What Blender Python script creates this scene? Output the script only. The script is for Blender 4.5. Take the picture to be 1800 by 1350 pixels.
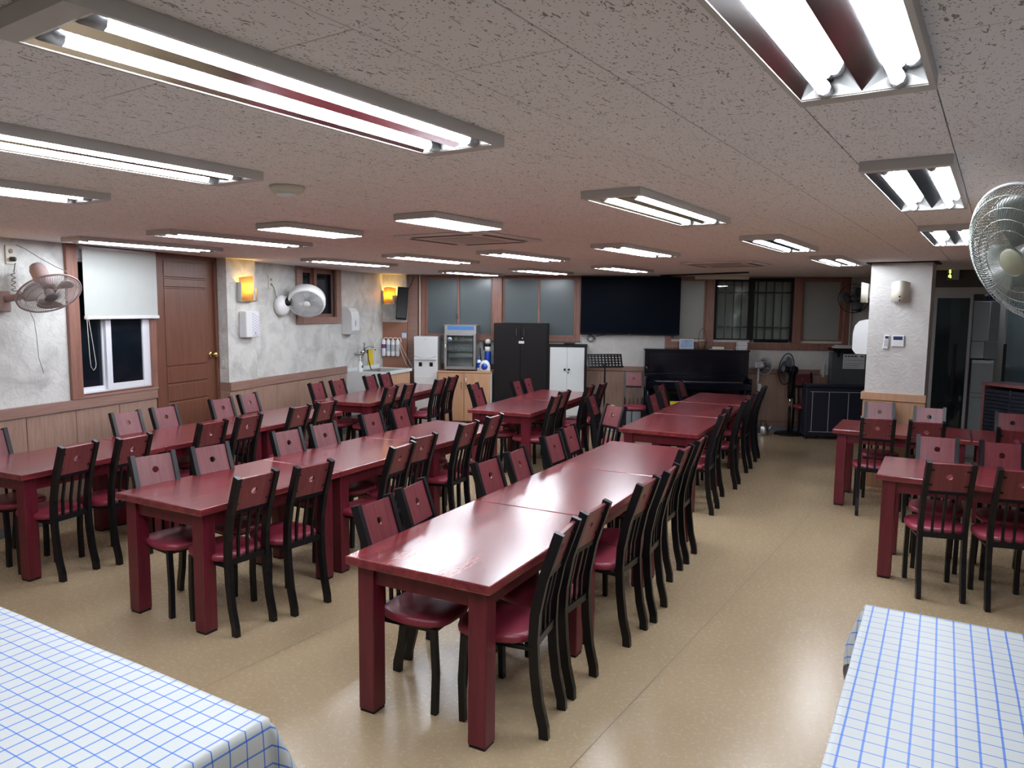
import bpy, bmesh, math, random
from mathutils import Vector, Matrix
random.seed(7)
for o in list(bpy.data.objects): bpy.data.objects.remove(o)
SC = bpy.context.scene
COL = SC.collection
PI = math.pi
sin, cos, rad = math.sin, math.cos, math.radians

# ------------------------------------------------------------------ camera
CAM_H, PITCH, ROLL, FPX = 1.9, 0.103, 0.010, 1295.8
cd = bpy.data.cameras.new('camera'); cam = bpy.data.objects.new('camera', cd); COL.objects.link(cam)
cd.sensor_fit = 'HORIZONTAL'; cd.sensor_width = 36.0; cd.lens = 36.0 * FPX / 1800.0
cd.clip_start = 0.05; cd.clip_end = 100
cam.matrix_world = Matrix.Translation((0, 0, CAM_H)) @ Matrix.Rotation(PI/2 - PITCH, 4, 'X') @ Matrix.Rotation(ROLL, 4, 'Z')
SC.camera = cam
# ------------------------------------------------------------------ world, exposure
wd = bpy.data.worlds.new('world'); SC.world = wd; wd.use_nodes = True
wd.node_tree.nodes['Background'].inputs[0].default_value = (0.012, 0.015, 0.022, 1)
wd.node_tree.nodes['Background'].inputs[1].default_value = 0.4
SC.view_settings.view_transform = 'Standard'; SC.view_settings.look = 'None'
SC.view_settings.exposure = 1.0; SC.view_settings.gamma = 1.0; SC.view_settings.use_curve_mapping = False
TUBE_E = 37.0          # emission of the fluorescent tubes
PANEL_E = 9.0          # emission of the flat LED panels
SC.cycles.use_denoising = True; SC.cycles.use_adaptive_sampling = True; SC.cycles.adaptive_threshold = 0.03
SC.cycles.max_bounces = 6; SC.cycles.diffuse_bounces = 4; SC.cycles.glossy_bounces = 2
SC.cycles.transparent_max_bounces = 12; SC.cycles.caustics_reflective = False; SC.cycles.caustics_refractive = False
SC.cycles.sample_clamp_indirect = 6.0

# ------------------------------------------------------------------ room frames
CZ = 2.42
class Wall:
    """a vertical plane: u along the wall, n into the room"""
    def __init__(s, n, d):
        s.n = Vector((n[0], n[1], 0)).normalized(); s.u = Vector((-s.n.y, s.n.x, 0)); s.d = d
        s.rot = math.atan2(s.u.y, s.u.x)
    def p(s, a, z, off=0.0): return s.u*a + s.n*(s.d+off) + Vector((0, 0, z))
LW = Wall((cos(.309), -sin(.309)), -5.70)          # left wall
BW = Wall((-.1024, -.9947), -11.9223)              # back wall
G = rad(33.35)
GU = Vector((sin(G), cos(G), 0)); GW = Vector((cos(G), -sin(G), 0))   # ceiling grid directions
PK = 1.06
PWD = Vector((3.609, 7.507, 0)).dot(-GU)*PK
PW = Wall((-GU.x, -GU.y), PWD)                     # right pillar face
DW = Wall((-GU.x, -GU.y), Vector((5.5, 9.22, 0)).dot(-GU))   # glass door wall
def pz(z): return 1.9+(z-1.9)*PK
def gp(s, w, z): return GU*s + GW*w + Vector((0, 0, z))

# ------------------------------------------------------------------ materials
def new_mat(name):
    m = bpy.data.materials.new(name); m.use_nodes = True
    return m, m.node_tree.nodes, m.node_tree.links, m.node_tree.nodes['Principled BSDF']
def setp(b, color=None, rough=None, metal=None, spec=None, coat=None, coat_r=None, emit=None, es=None, alpha=None, trans=None):
    I = b.inputs
    if color: I['Base Color'].default_value = (*color, 1)
    if rough is not None: I['Roughness'].default_value = rough
    if metal is not None: I['Metallic'].default_value = metal
    if spec is not None: I['Specular IOR Level'].default_value = spec
    if coat is not None: I['Coat Weight'].default_value = coat
    if coat_r is not None: I['Coat Roughness'].default_value = coat_r
    if emit: I['Emission Color'].default_value = (*emit, 1)
    if es is not None: I['Emission Strength'].default_value = es
    if trans is not None: I['Transmission Weight'].default_value = trans
    if alpha is not None: I['Alpha'].default_value = alpha
def flat(name, color, rough=.5, vary=.12, scale=9.0, **k):
    """plain colour with a little procedural mottling"""
    m, N, L, b = new_mat(name); setp(b, color, rough, **k)
    t = N.new('ShaderNodeTexCoord'); n = N.new('ShaderNodeTexNoise'); n.inputs['Scale'].default_value = scale; n.inputs['Detail'].default_value = 3
    r = N.new('ShaderNodeMixRGB'); r.blend_type = 'MIX'
    r.inputs[1].default_value = (*[c*(1-vary) for c in color], 1); r.inputs[2].default_value = (*[min(1, c*(1+vary)) for c in color], 1)
    L.new(t.outputs['Object'], n.inputs['Vector']); L.new(n.outputs['Fac'], r.inputs[0]); L.new(r.outputs[0], b.inputs['Base Color'])
    return m
def wood(name, c1, c2, rough=.4, sc=(1, 1, 1), freq=6.0, coat=0.0, coat_r=.1, rnd=True, fine=1.0):
    """laminate wood: noise stretched by sc (small number = along the grain)"""
    m, N, L, b = new_mat(name); setp(b, c1, rough, coat=coat, coat_r=coat_r)
    t = N.new('ShaderNodeTexCoord'); mp = N.new('ShaderNodeMapping'); mp.inputs['Scale'].default_value = sc
    L.new(t.outputs['Object'], mp.inputs['Vector'])
    if rnd:
        oi = N.new('ShaderNodeObjectInfo'); mu = N.new('ShaderNodeMath'); mu.operation = 'MULTIPLY'; mu.inputs[1].default_value = 37.0
        L.new(oi.outputs['Random'], mu.inputs[0]); L.new(mu.outputs[0], mp.inputs['Location'])
    n1 = N.new('ShaderNodeTexNoise'); n1.inputs['Scale'].default_value = freq; n1.inputs['Detail'].default_value = 6; n1.inputs['Distortion'].default_value = .6
    n2 = N.new('ShaderNodeTexNoise'); n2.inputs['Scale'].default_value = freq*7; n2.inputs['Detail'].default_value = 2
    L.new(mp.outputs[0], n1.inputs['Vector']); L.new(mp.outputs[0], n2.inputs['Vector'])
    ad = N.new('ShaderNodeMath'); ad.operation = 'MULTIPLY_ADD'; ad.inputs[1].default_value = .35*fine; L.new(n2.outputs['Fac'], ad.inputs[0]); L.new(n1.outputs['Fac'], ad.inputs[2])
    cr = N.new('ShaderNodeValToRGB'); cr.color_ramp.elements[0].position = .42; cr.color_ramp.elements[1].position = .85
    cr.color_ramp.elements[0].color = (*c1, 1); cr.color_ramp.elements[1].color = (*c2, 1)
    L.new(ad.outputs[0], cr.inputs[0]); L.new(cr.outputs[0], b.inputs['Base Color'])
    return m
def emis(name, color, strength):
    m, N, L, b = new_mat(name); setp(b, (0.8, 0.8, 0.8), .4, emit=color, es=strength); return m
def thin_glass(name, tint=(1, 1, 1), refl=.12, rough=.02):
    m, N, L, b = new_mat(name); N.remove(b); out = N['Material Output']
    tr = N.new('ShaderNodeBsdfTransparent'); tr.inputs[0].default_value = (*tint, 1)
    gl = N.new('ShaderNodeBsdfGlossy'); gl.inputs['Roughness'].default_value = rough
    fr = N.new('ShaderNodeFresnel'); fr.inputs[0].default_value = 1.45
    mx = N.new('ShaderNodeMixShader'); L.new(fr.outputs[0], mx.inputs[0]); L.new(tr.outputs[0], mx.inputs[1]); L.new(gl.outputs[0], mx.inputs[2]); L.new(mx.outputs[0], out.inputs[0])
    return m

def m_plaster(name, base=(.62, .61, .58), dark=(.36, .35, .34), rough=.42, bump=.35):
    m, N, L, b = new_mat(name); setp(b, base, rough)
    t = N.new('ShaderNodeTexCoord')
    n = N.new('ShaderNodeTexNoise'); n.inputs['Scale'].default_value = 3.4; n.inputs['Detail'].default_value = 10; n.inputs['Roughness'].default_value = .62; n.inputs['Distortion'].default_value = .8
    cr = N.new('ShaderNodeValToRGB'); cr.color_ramp.elements[0].position = .33; cr.color_ramp.elements[1].position = .58
    cr.color_ramp.elements[0].color = (*dark, 1); cr.color_ramp.elements[1].color = (*base, 1)
    n2 = N.new('ShaderNodeTexNoise'); n2.inputs['Scale'].default_value = 11; n2.inputs['Detail'].default_value = 6; n2.inputs['Distortion'].default_value = 2.2
    bp = N.new('ShaderNodeBump'); bp.inputs['Strength'].default_value = bump; bp.inputs['Distance'].default_value = .03
    L.new(t.outputs['Object'], n.inputs['Vector']); L.new(t.outputs['Object'], n2.inputs['Vector'])
    L.new(n.outputs['Fac'], cr.inputs[0]); L.new(cr.outputs[0], b.inputs['Base Color'])
    L.new(n2.outputs['Fac'], bp.inputs['Height']); L.new(bp.outputs[0], b.inputs['Normal'])
    return m
def m_tile():
    m, N, L, b = new_mat('mineral_fibre_tile'); setp(b, (.52, .47, .45), .75)
    t = N.new('ShaderNodeTexCoord'); oi = N.new('ShaderNodeObjectInfo')
    va = N.new('ShaderNodeVectorMath'); va.operation = 'MULTIPLY_ADD'; va.inputs[1].default_value = (13, 29, 5)
    L.new(oi.outputs['Random'], va.inputs[0]); L.new(t.outputs['Object'], va.inputs[2])
    mp = N.new('ShaderNodeMapping'); mp.inputs['Scale'].default_value = (95, 34, 1); L.new(va.outputs[0], mp.inputs['Vector'])
    n = N.new('ShaderNodeTexNoise'); n.inputs['Scale'].default_value = 1.0; n.inputs['Detail'].default_value = 2.5; n.inputs['Distortion'].default_value = 1.2; L.new(mp.outputs[0], n.inputs['Vector'])
    cr = N.new('ShaderNodeValToRGB'); cr.color_ramp.elements[0].position = .625; cr.color_ramp.elements[1].position = .675
    cr.color_ramp.elements[0].color = (0, 0, 0, 1); cr.color_ramp.elements[1].color = (1, 1, 1, 1); L.new(n.outputs['Fac'], cr.inputs[0])
    vo = N.new('ShaderNodeTexVoronoi'); vo.inputs['Scale'].default_value = 85; L.new(va.outputs[0], vo.inputs['Vector'])
    c2 = N.new('ShaderNodeValToRGB'); c2.color_ramp.elements[0].position = .15; c2.color_ramp.elements[1].position = .22
    c2.color_ramp.elements[0].color = (1, 1, 1, 1); c2.color_ramp.elements[1].color = (0, 0, 0, 1); L.new(vo.outputs['Distance'], c2.inputs[0])
    ad = N.new('ShaderNodeMath'); ad.operation = 'MAXIMUM'; L.new(cr.outputs[0], ad.inputs[0]); L.new(c2.outputs[0], ad.inputs[1])
    mx = N.new('ShaderNodeMixRGB'); mx.inputs[1].default_value = (.86, .835, .865, 1); mx.inputs[2].default_value = (.28, .25, .255, 1)
    L.new(ad.outputs[0], mx.inputs[0]); L.new(mx.outputs[0], b.inputs['Base Color'])
    return m
def m_floor():
    m, N, L, b = new_mat('vinyl_floor'); setp(b, (.45, .34, .22), .3, spec=.5)
    t = N.new('ShaderNodeTexCoord')
    def noise(s, d, r=.6):
        n = N.new('ShaderNodeTexNoise'); n.inputs['Scale'].default_value = s; n.inputs['Detail'].default_value = d; n.inputs['Roughness'].default_value = r; L.new(t.outputs['Object'], n.inputs['Vector']); return n
    n1 = noise(210, 6, .75); n2 = noise(1.6, 2, .4)
    cr = N.new('ShaderNodeValToRGB'); cr.color_ramp.elements[0].position = .30; cr.color_ramp.elements[1].position = .60
    cr.color_ramp.elements[0].color = (.305, .215, .122, 1); cr.color_ramp.elements[1].color = (.555, .43, .272, 1); L.new(n1.outputs['Fac'], cr.inputs[0])
    mx = N.new('ShaderNodeMixRGB'); mx.blend_type = 'MULTIPLY'; mx.inputs[0].default_value = .22
    c3 = N.new('ShaderNodeValToRGB'); c3.color_ramp.elements[0].position = .3; c3.color_ramp.elements[1].position = .65; c3.color_ramp.elements[0].color = (.72, .68, .62, 1)
    L.new(n2.outputs['Fac'], c3.inputs[0]); L.new(cr.outputs[0], mx.inputs[1]); L.new(c3.outputs[0], mx.inputs[2]); L.new(mx.outputs[0], b.inputs['Base Color'])
    n4 = noise(45, 5, .7); mr = N.new('ShaderNodeMapRange'); mr.inputs['From Min'].default_value = .3; mr.inputs['From Max'].default_value = .7; mr.inputs['To Min'].default_value = .22; mr.inputs['To Max'].default_value = .30
    L.new(n4.outputs['Fac'], mr.inputs[0]); L.new(mr.outputs[0], b.inputs['Roughness'])
    bp = N.new('ShaderNodeBump'); bp.inputs['Strength'].default_value = .05; bp.inputs['Distance'].default_value = .004; n5 = noise(60, 4); L.new(n5.outputs['Fac'], bp.inputs['Height']); L.new(bp.outputs[0], b.inputs['Normal'])
    return m
def m_cloth():
    m, N, L, b = new_mat('checked_tablecloth'); setp(b, (.75, .78, .8), .38, spec=.35)
    uv = N.new('ShaderNodeUVMap'); uv.uv_map = 'UVMap'; sp = N.new('ShaderNodeSeparateXYZ'); L.new(uv.outputs[0], sp.inputs[0])
    def lines(ch, half):
        a = N.new('ShaderNodeMath'); a.operation = 'MULTIPLY'; a.inputs[1].default_value = 1/.0515; L.new(sp.outputs[ch], a.inputs[0])
        f = N.new('ShaderNodeMath'); f.operation = 'FRACT'; L.new(a.outputs[0], f.inputs[0])
        c = N.new('ShaderNodeMath'); c.operation = 'SUBTRACT'; c.inputs[1].default_value = .5; L.new(f.outputs[0], c.inputs[0])
        d = N.new('ShaderNodeMath'); d.operation = 'ABSOLUTE'; L.new(c.outputs[0], d.inputs[0])
        e = N.new('ShaderNodeMath'); e.operation = 'LESS_THAN'; e.inputs[1].default_value = half; L.new(d.outputs[0], e.inputs[0]); return e
    a = lines('X', .055); c = lines('Y', .038)
    ad = N.new('ShaderNodeMath'); ad.operation = 'ADD'; L.new(a.outputs[0], ad.inputs[0]); L.new(c.outputs[0], ad.inputs[1])
    cr = N.new('ShaderNodeValToRGB'); e = cr.color_ramp.elements; e[0].position = 0; e[0].color = (.54, .57, .57, 1); e[1].position = 1; e[1].color = (.035, .105, .50, 1)
    x = e.new(.5); x.color = (.09, .21, .62, 1)
    hf = N.new('ShaderNodeMath'); hf.operation = 'MULTIPLY'; hf.inputs[1].default_value = .5; L.new(ad.outputs[0], hf.inputs[0]); L.new(hf.outputs[0], cr.inputs[0]); L.new(cr.outputs[0], b.inputs['Base Color'])
    return m

M = {}
M['floor'] = m_floor(); M['tile'] = m_tile(); M['cloth'] = m_cloth()
M['plaster'] = m_plaster('plaster', (.64, .635, .61), (.43, .425, .41)); M['plaster_w'] = m_plaster('white_plaster', (.62, .60, .58), (.54, .52, .51), .5, .3)
M['grid'] = flat('ceiling_backing', (.12, .10, .095), .9)
M['panel'] = wood('wainscot_laminate', (.255, .150, .115), (.36, .225, .175), .42, (9, 9, .7), 5, fine=1.2)
M['panel_r'] = wood('pale_wood_laminate', (.46, .25, .145), (.55, .32, .20), .42, (9, 9, .7), 5)
M['rail'] = wood('rail_laminate', (.235, .130, .10), (.31, .185, .15), .42, (.7, 9, 9), 5)
M['door'] = wood('door_wood', (.115, .040, .024), (.17, .066, .040), .38, (10, 10, .6), 5, rnd=False, fine=1.4)
M['reddoor'] = flat('red_brown_frame', (.165, .062, .048), .4)
M['winframe'] = wood('window_frame_wood', (.19, .08, .06), (.28, .135, .10), .4, (8, 8, .7), 5)
M['bumpwood'] = wood('smooth_brown_panel', (.27, .115, .07), (.31, .14, .09), .4, (2, 2, .5), 3)
M['top'] = wood('cherry_table_top', (.10, .010, .019), (.25, .036, .042), .27, (7, .8, 7), 3.2, coat=.45, coat_r=.16)
M['tleg'] = wood('dark_cherry_wood', (.085, .007, .017), (.15, .013, .027), .33, (6, 6, .6), 4)
M['cback'] = wood('cherry_backrest', (.115, .018, .026), (.19, .037, .046), .33, (9, 9, .8), 5)
M['seat'] = flat('red_vinyl_seat', (.25, .028, .052), .4, .18, 14)
M['black'] = flat('black_metal', (.005, .005, .007), .32, spec=.35)
M['blackp'] = flat('black_plastic', (.009, .009, .011), .45, spec=.2)
M['piano'] = flat('black_lacquer', (.003, .004, .009), .16, spec=.3, coat=.15, coat_r=.08)
M['darkcab'] = flat('dark_laminate', (.010, .0085, .009), .5, spec=.18)
M['white'] = flat('white_plastic', (.72, .73, .74), .35, .04)
M['whitelam'] = flat('white_laminate', (.66, .69, .70), .4, .04)
M['cream'] = flat('cream_plastic', (.62, .59, .50), .45, .05)
M['steel'] = flat('brushed_steel', (.55, .55, .55), .3, metal=1.0)
M['chrome'] = flat('chrome', (.7, .7, .72), .12, metal=1.0)
M['brass'] = flat('brass', (.65, .45, .18), .2, metal=1.0)
M['fixture'] = flat('fixture_enamel', (.50, .48, .47), .4, .06)
M['reflector'] = flat('mirror_reflector', (.75, .75, .78), .12, metal=1.0)
M['endplate'] = flat('white_endplate', (.8, .8, .78), .4, .03)
M['tube'] = emis('fluorescent_tube', (.87, .93, 1.0), TUBE_E)
M['led'] = emis('led_diffuser', (.93, .97, 1.0), PANEL_E)
M['warm'] = emis('warm_bulb', (1.0, .60, .14), 130.0)
M['pvc'] = flat('white_pvc', (.72, .73, .78), .35, .04)
M['nightglass'] = flat('night_glass', (.006, .009, .014), .06, spec=.5)
M['frost'] = flat('frosted_glass', (.085, .108, .115), .22, .1, 2.0, spec=.6)
M['frost2'] = flat('pale_frosted_glass', (.30, .305, .28), .3, .1, 2.0, spec=.5)
M['glass'] = thin_glass('clear_glass', (.86, .9, .9))
M['glassdoor'] = thin_glass('grey_blue_glass', (.62, .72, .78))
M['blind'] = flat('roller_blind_fabric', (.50, .52, .50), .7, .04)
M['bwood'] = wood('beech_laminate', (.48, .255, .145), (.57, .33, .20), .4, (8, 8, .7), 4)
M['cable'] = flat('cable', (.03, .03, .03), .5); M['greycable'] = flat('grey_cable', (.22, .21, .20), .5)
M['tubing'] = flat('white_tubing', (.8, .8, .8), .35)
M['screen'] = flat('tv_screen', (.002, .004, .010), .38, spec=.04)
M['pink'] = flat('pink_grey_plastic', (.40, .30, .29), .4); M['greyp'] = flat('grey_plastic', (.30, .30, .31), .4)
M['wire'] = flat('cage_wire', (.42, .38, .37), .3, metal=.4); M['wire2'] = flat('grey_cage_wire', (.24, .26, .23), .32, metal=.3)
M['fblade'] = flat('fan_blade', (.42, .36, .34), .35); M['fblade2'] = flat('grey_fan_blade', (.12, .13, .12), .4)
M['badge'] = flat('grey_badge', (.12, .11, .12), .4); M['badge2'] = flat('olive_badge', (.22, .22, .15), .4)
M['blue'] = flat('blue_plastic', (.01, .06, .42), .3); M['yellow'] = flat('yellow_cloth', (.62, .45, .02), .7)
M['blueband'] = flat('blue_panel', (.06, .20, .52), .35); M['purple'] = flat('purple_label', (.20, .02, .17), .5)
M['paper'] = flat('paper', (.62, .62, .62), .6, .1, 30); M['ink'] = flat('ink', (.05, .06, .09), .6)
M['greycab'] = flat('grey_metal_cabinet', (.075, .085, .095), .4)
M['navy'] = flat('navy_fabric', (.006, .008, .022), .5); M['piping'] = flat('white_piping', (.5, .5, .52), .5)
M['lcd'] = flat('blue_lcd', (.03, .04, .11), .2); M['sky'] = flat('photo_print', (.30, .42, .66), .3, .6, 12)
M['exit'] = emis('exit_sign_face', (.75, .85, .10), 1.4); M['exitg'] = flat('exit_sign_green', (.02, .10, .03), .4)
M['greywall'] = flat('grey_wall', (.34, .32, .31), .7); M['beam'] = flat('dark_beam', (.05, .046, .043), .6)
M['base'] = flat('grey_blue_baseboard', (.17, .20, .24), .45); M['ext'] = flat('outside_wall', (.75, .70, .62), .8, .2, 3)
M['redwood'] = wood('red_brown_wood', (.23, .07, .075), (.30, .11, .11), .4, (8, 8, .7), 5)
M['shade'] = None
def m_shade():
    m, N, L, b = new_mat('amber_glass_shade'); setp(b, (.85, .72, .45), .4)
    tl = N.new('ShaderNodeBsdfTranslucent'); tl.inputs[0].default_value = (1.0, .74, .30, 1); mx = N.new('ShaderNodeMixShader'); mx.inputs[0].default_value = .7
    out = N['Material Output']; L.new(b.outputs[0], mx.inputs[1]); L.new(tl.outputs[0], mx.inputs[2]); L.new(mx.outputs[0], out.inputs[0]); return m
M['shade'] = m_shade()

# ------------------------------------------------------------------ mesh builder
class MB:
    def __init__(s): s.bm = bmesh.new()
    def _xf(s, vs, mat):
        if mat is not None: bmesh.ops.transform(s.bm, matrix=mat, verts=vs)
    def box(s, x0, x1, y0, y1, z0, z1, bv=0.0, mat=None, seg=1):
        co = [(x, y, z) for z in (z0, z1) for y in (y0, y1) for x in (x0, x1)]
        v = [s.bm.verts.new(c) for c in co]
        fs = [s.bm.faces.new([v[i] for i in f]) for f in ((0, 2, 3, 1), (4, 5, 7, 6), (0, 1, 5, 4), (2, 6, 7, 3), (0, 4, 6, 2), (1, 3, 7, 5))]
        if bv > 0:
            es = list({e for f in fs for e in f.edges})
            r = bmesh.ops.bevel(s.bm, geom=es, offset=bv, segments=seg, affect='EDGES', profile=.5)
            v = list({w for f in r['faces'] for w in f.verts} | {w for w in v if w.is_valid})
        s._xf(v, mat); return s
    def poly(s, pts, h, mat=None, smooth=False):
        """extrude a closed xy outline from z0 to z1; h=(z0,z1)"""
        a = [s.bm.verts.new((x, y, h[0])) for x, y in pts]; b = [s.bm.verts.new((x, y, h[1])) for x, y in pts]
        n = len(pts)
        s.bm.faces.new(a[::-1]); s.bm.faces.new(b)
        for i in range(n):
            f = s.bm.faces.new((a[i], a[(i+1) % n], b[(i+1) % n], b[i])); f.smooth = smooth
        s._xf(a+b, mat); return s
    def lathe(s, prof, n=24, mat=None, caps=True, smooth=True):
        """prof: (r,z) revolved round z"""
        rings = []
        for r, z in prof:
            rings.append([s.bm.verts.new((r*cos(2*PI*i/n), r*sin(2*PI*i/n), z)) for i in range(n)])
        for a, b in zip(rings, rings[1:]):
            for i in range(n):
                f = s.bm.faces.new((a[i], a[(i+1) % n], b[(i+1) % n], b[i])); f.smooth = smooth
        if caps:
            if prof[0][0] > 1e-5: s.bm.faces.new(rings[0][::-1])
            if prof[-1][0] > 1e-5: s.bm.faces.new(rings[-1])
        s._xf([v for r in rings for v in r], mat); return s
    def tube(s, pts, r, n=6, mat=None, closed=False, rect=None, flatax=None, caps=True):
        """tube along points; rect=(w,d) gives a box section with w along flatax"""
        P = [Vector(p) for p in pts]; K = len(P); rings = []
        prev = None
        for i in range(K):
            if closed: t = P[(i+1) % K]-P[i-1]
            else: t = P[min(i+1, K-1)]-P[max(i-1, 0)]
            t.normalize()
            if flatax is not None: a = Vector(flatax)
            elif prev is None: a = Vector((0, 0, 1)) if abs(t.z) < .9 else Vector((1, 0, 0))
            else: a = prev
            a = (a-t*a.dot(t)).normalized(); b = t.cross(a); prev = a
            if rect:
                w, d = rect[0]/2, rect[1]/2
                rings.append([s.bm.verts.new(P[i]+a*x+b*y) for x, y in ((-w, -d), (w, -d), (w, d), (-w, d))])
            else:
                rr = r[i] if isinstance(r, (list, tuple)) else r
                rings.append([s.bm.verts.new(P[i]+a*(rr*cos(2*PI*k/n))+b*(rr*sin(2*PI*k/n))) for k in range(n)])
        m = len(rings[0])
        for i in range(K if closed else K-1):
            A, B = rings[i], rings[(i+1) % K]
            for k in range(m):
                f = s.bm.faces.new((A[k], A[(k+1) % m], B[(k+1) % m], B[k])); f.smooth = not rect
        if not closed and caps:
            s.bm.faces.new(rings[0][::-1]); s.bm.faces.new(rings[-1])
        s._xf([v for q in rings for v in q], mat); return s
    def quad(s, pts):
        s.bm.faces.new([s.bm.verts.new(p) for p in pts]); return s
    def mesh(s, name, m, smooth_all=False):
        bmesh.ops.recalc_face_normals(s.bm, faces=s.bm.faces)
        me = bpy.data.meshes.new(name); s.bm.to_mesh(me); s.bm.free()
        me.materials.append(m if not isinstance(m, str) else M[m])
        if smooth_all:
            for p in me.polygons: p.use_smooth = True
        return me
    def obj(s, name, m, parent=None, loc=None, rot=None, smooth_all=False):
        me = s.mesh(name, m, smooth_all); return mobj(name, me, parent, loc, rot)
def mobj(name, me, parent=None, loc=None, rot=None):
    o = bpy.data.objects.new(name, me); COL.objects.link(o)
    if parent is not None: o.parent = parent
    if loc is not None: o.location = loc
    if rot is not None: o.rotation_euler = rot
    return o
def tag(o, label, cat, group=None):
    o['label'] = label; o['category'] = cat
    if group: o['group'] = group
    return o
def thing(name, label, cat, loc=(0, 0, 0), rz=0.0, group=None):
    o = bpy.data.objects.new(name, None); COL.objects.link(o); o.empty_display_size = .1
    o.location = loc; o.rotation_euler = (0, 0, rz); return tag(o, label, cat, group)
def struct(o): o['kind'] = 'structure'; return o
def sbase(name, loc=(0, 0, 0), rz=0.0):
    o = bpy.data.objects.new(name, None); COL.objects.link(o); o.location = loc; o.rotation_euler = (0, 0, rz); return struct(o)
def copy_tree(o, parent=None):
    c = o.copy(); COL.objects.link(c); c.parent = parent
    for ch in list(o.children): copy_tree(ch, c)
    return c
def box(name, m, x0, x1, y0, y1, z0, z1, parent=None, bv=0.0, seg=1):
    return MB().box(x0, x1, y0, y1, z0, z1, bv, seg=seg).obj(name, m, parent)
def text(name, s, size, m, parent, loc, rot, depth=.0006):
    cu = bpy.data.curves.new(name, 'FONT'); cu.body = s; cu.size = size; cu.align_x = 'CENTER'; cu.align_y = 'CENTER'; cu.extrude = depth
    t = bpy.data.objects.new('tmp_text', cu); COL.objects.link(t)
    me = bpy.data.meshes.new_from_object(t.evaluated_get(bpy.context.evaluated_depsgraph_get())); bpy.data.objects.remove(t)
    me.materials.clear(); me.materials.append(M[m]); o = mobj(name, me, parent, loc, rot); return o
ORD = ['nearest', 'second', 'third', 'fourth', 'fifth', 'sixth', 'seventh']
WALLROT = (PI/2, 0, 0)     # text on a wall face that looks along local -y

# ================================================================== SETTING
# floor
fl = MB(); fl.quad([(-11, -7, 0), (13, -7, 0), (13, 16, 0), (-11, 16, 0)]); floor = struct(fl.obj('floor', 'floor'))
for k in range(-3, 6):     # seams between the vinyl sheets, along the grid
    b = MB(); w0 = -1.37+k*1.83
    p = gp(-3, w0, .0006); q = gp(13.5, w0, .0006); d = GW*.0022
    b.quad([p-d, p+d, q+d, q-d]); b.obj('seam', flat('vinyl_seam', (.16, .11, .07), .5) if k == -3 else 'seam_m', floor)
    if k == -3: M['seam_m'] = bpy.data.materials['vinyl_seam']

# ceiling: backing board with tiles hung just below it
cb = MB(); cb.box(-11, 13, -7, 16, CZ+.012, CZ+.1); ceiling = struct(cb.obj('ceiling', 'grid'))
TW, TL = .2987, .5974
tm = MB(); tm.box(-TW/2+.0016, TW/2-.0016, -TL/2+.0016, TL/2-.0016, 0, .0119, bv=.0012); tile_me = tm.mesh('ceiling_tile', 'tile')
Rm = cam.matrix_world.inverted()
def px(P):
    q = Rm @ Vector(P)
    if q.z > -.05: return None
    return 900+FPX*q.x/-q.z, 675-FPX*q.y/-q.z
cells = []
W_REF, S_REF = -.756, 1.345
poly_w = []
for c in range(-31, 17):
    wc = W_REF+(c+.5)*TW
    for r in range(-9, 24):
        sc_ = S_REF+(r+.5)*TL+(TL/2 if c % 2 == 0 else 0)
        P = gp(sc_, wc, CZ)
        if LW.n.dot(P) < LW.d-.35 or BW.n.dot(P) < BW.d-.3: continue
        if sc_ < -3.6 or wc > 4.0: continue
        q = px(P); vis = q is not None and -150 < q[0] < 1950 and -150 < q[1] < 600
        cells.append((0 if vis else 1, P.length, P))
cells.sort(key=lambda c: (c[0], c[1]))
for i, (_, _, P) in enumerate(cells[:300]):
    mobj('ceiling_tile', tile_me, ceiling, P, (0, 0, -G))
rest = MB()
for _, _, P in cells[300:]:
    rest.box(-TW/2+.0016, TW/2-.0016, -TL/2+.0016, TL/2-.0016, 0, .0119, mat=Matrix.Translation(P) @ Matrix.Rotation(-G, 4, 'Z'))
ro = rest.obj('ceiling_tile_field', 'tile', ceiling); ro['kind'] = 'stuff'

def wallframe(name, W, a=0.0): return sbase(name, W.p(a, 0), W.rot)
# ---- left wall: local x = along, -y = into the room
wl = wallframe('wall_left', LW)
def wbox(nm, m, x0, x1, z0, z1, y0, y1, par, bv=0.0): return box(nm, m, x0, x1, y0, y1, z0, z1, par, bv)
for x0, x1, z0, z1 in ((-3.0, 5.10, 0, CZ), (5.10, 5.976, 0, 1.05), (6.907, 8.50, 0, CZ), (8.50, 9.48, 0, 1.70), (9.48, 11.2, 0, CZ)):
    wbox('plaster_wall', 'plaster', x0, x1, z0, z1, 0, .18, wl)
xs = [5.504-.4785*k for k in range(0, 18)][::-1]+[5.976]
for a, b in zip(xs, xs[1:]): wbox('wainscot_panel', 'panel', a+.003, b-.003, .075, .945, -.014, 0, wl, .002)
xs = [7.41, 7.45, 7.974, 8.461, 8.998, 9.514, 9.69]
for a, b in zip(xs[1:], xs[2:]): wbox('wainscot_panel', 'panel', a+.003, b-.003, .075, .905, -.014, 0, wl, .002)
wbox('wainscot_rail', 'rail', -3.0, 5.976, .955, 1.046, -.03, 0, wl, .003)
wbox('wainscot_rail', 'rail', 7.41, 9.69, .912, 1.012, -.03, 0, wl, .003)
bl = wallframe('baseboard_left', LW); wbox('board', 'base', -3.0, 5.976, 0, .072, -.022, 0, bl); wbox('board', 'base', 7.41, 9.69, 0, .072, -.022, 0, bl)
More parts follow.
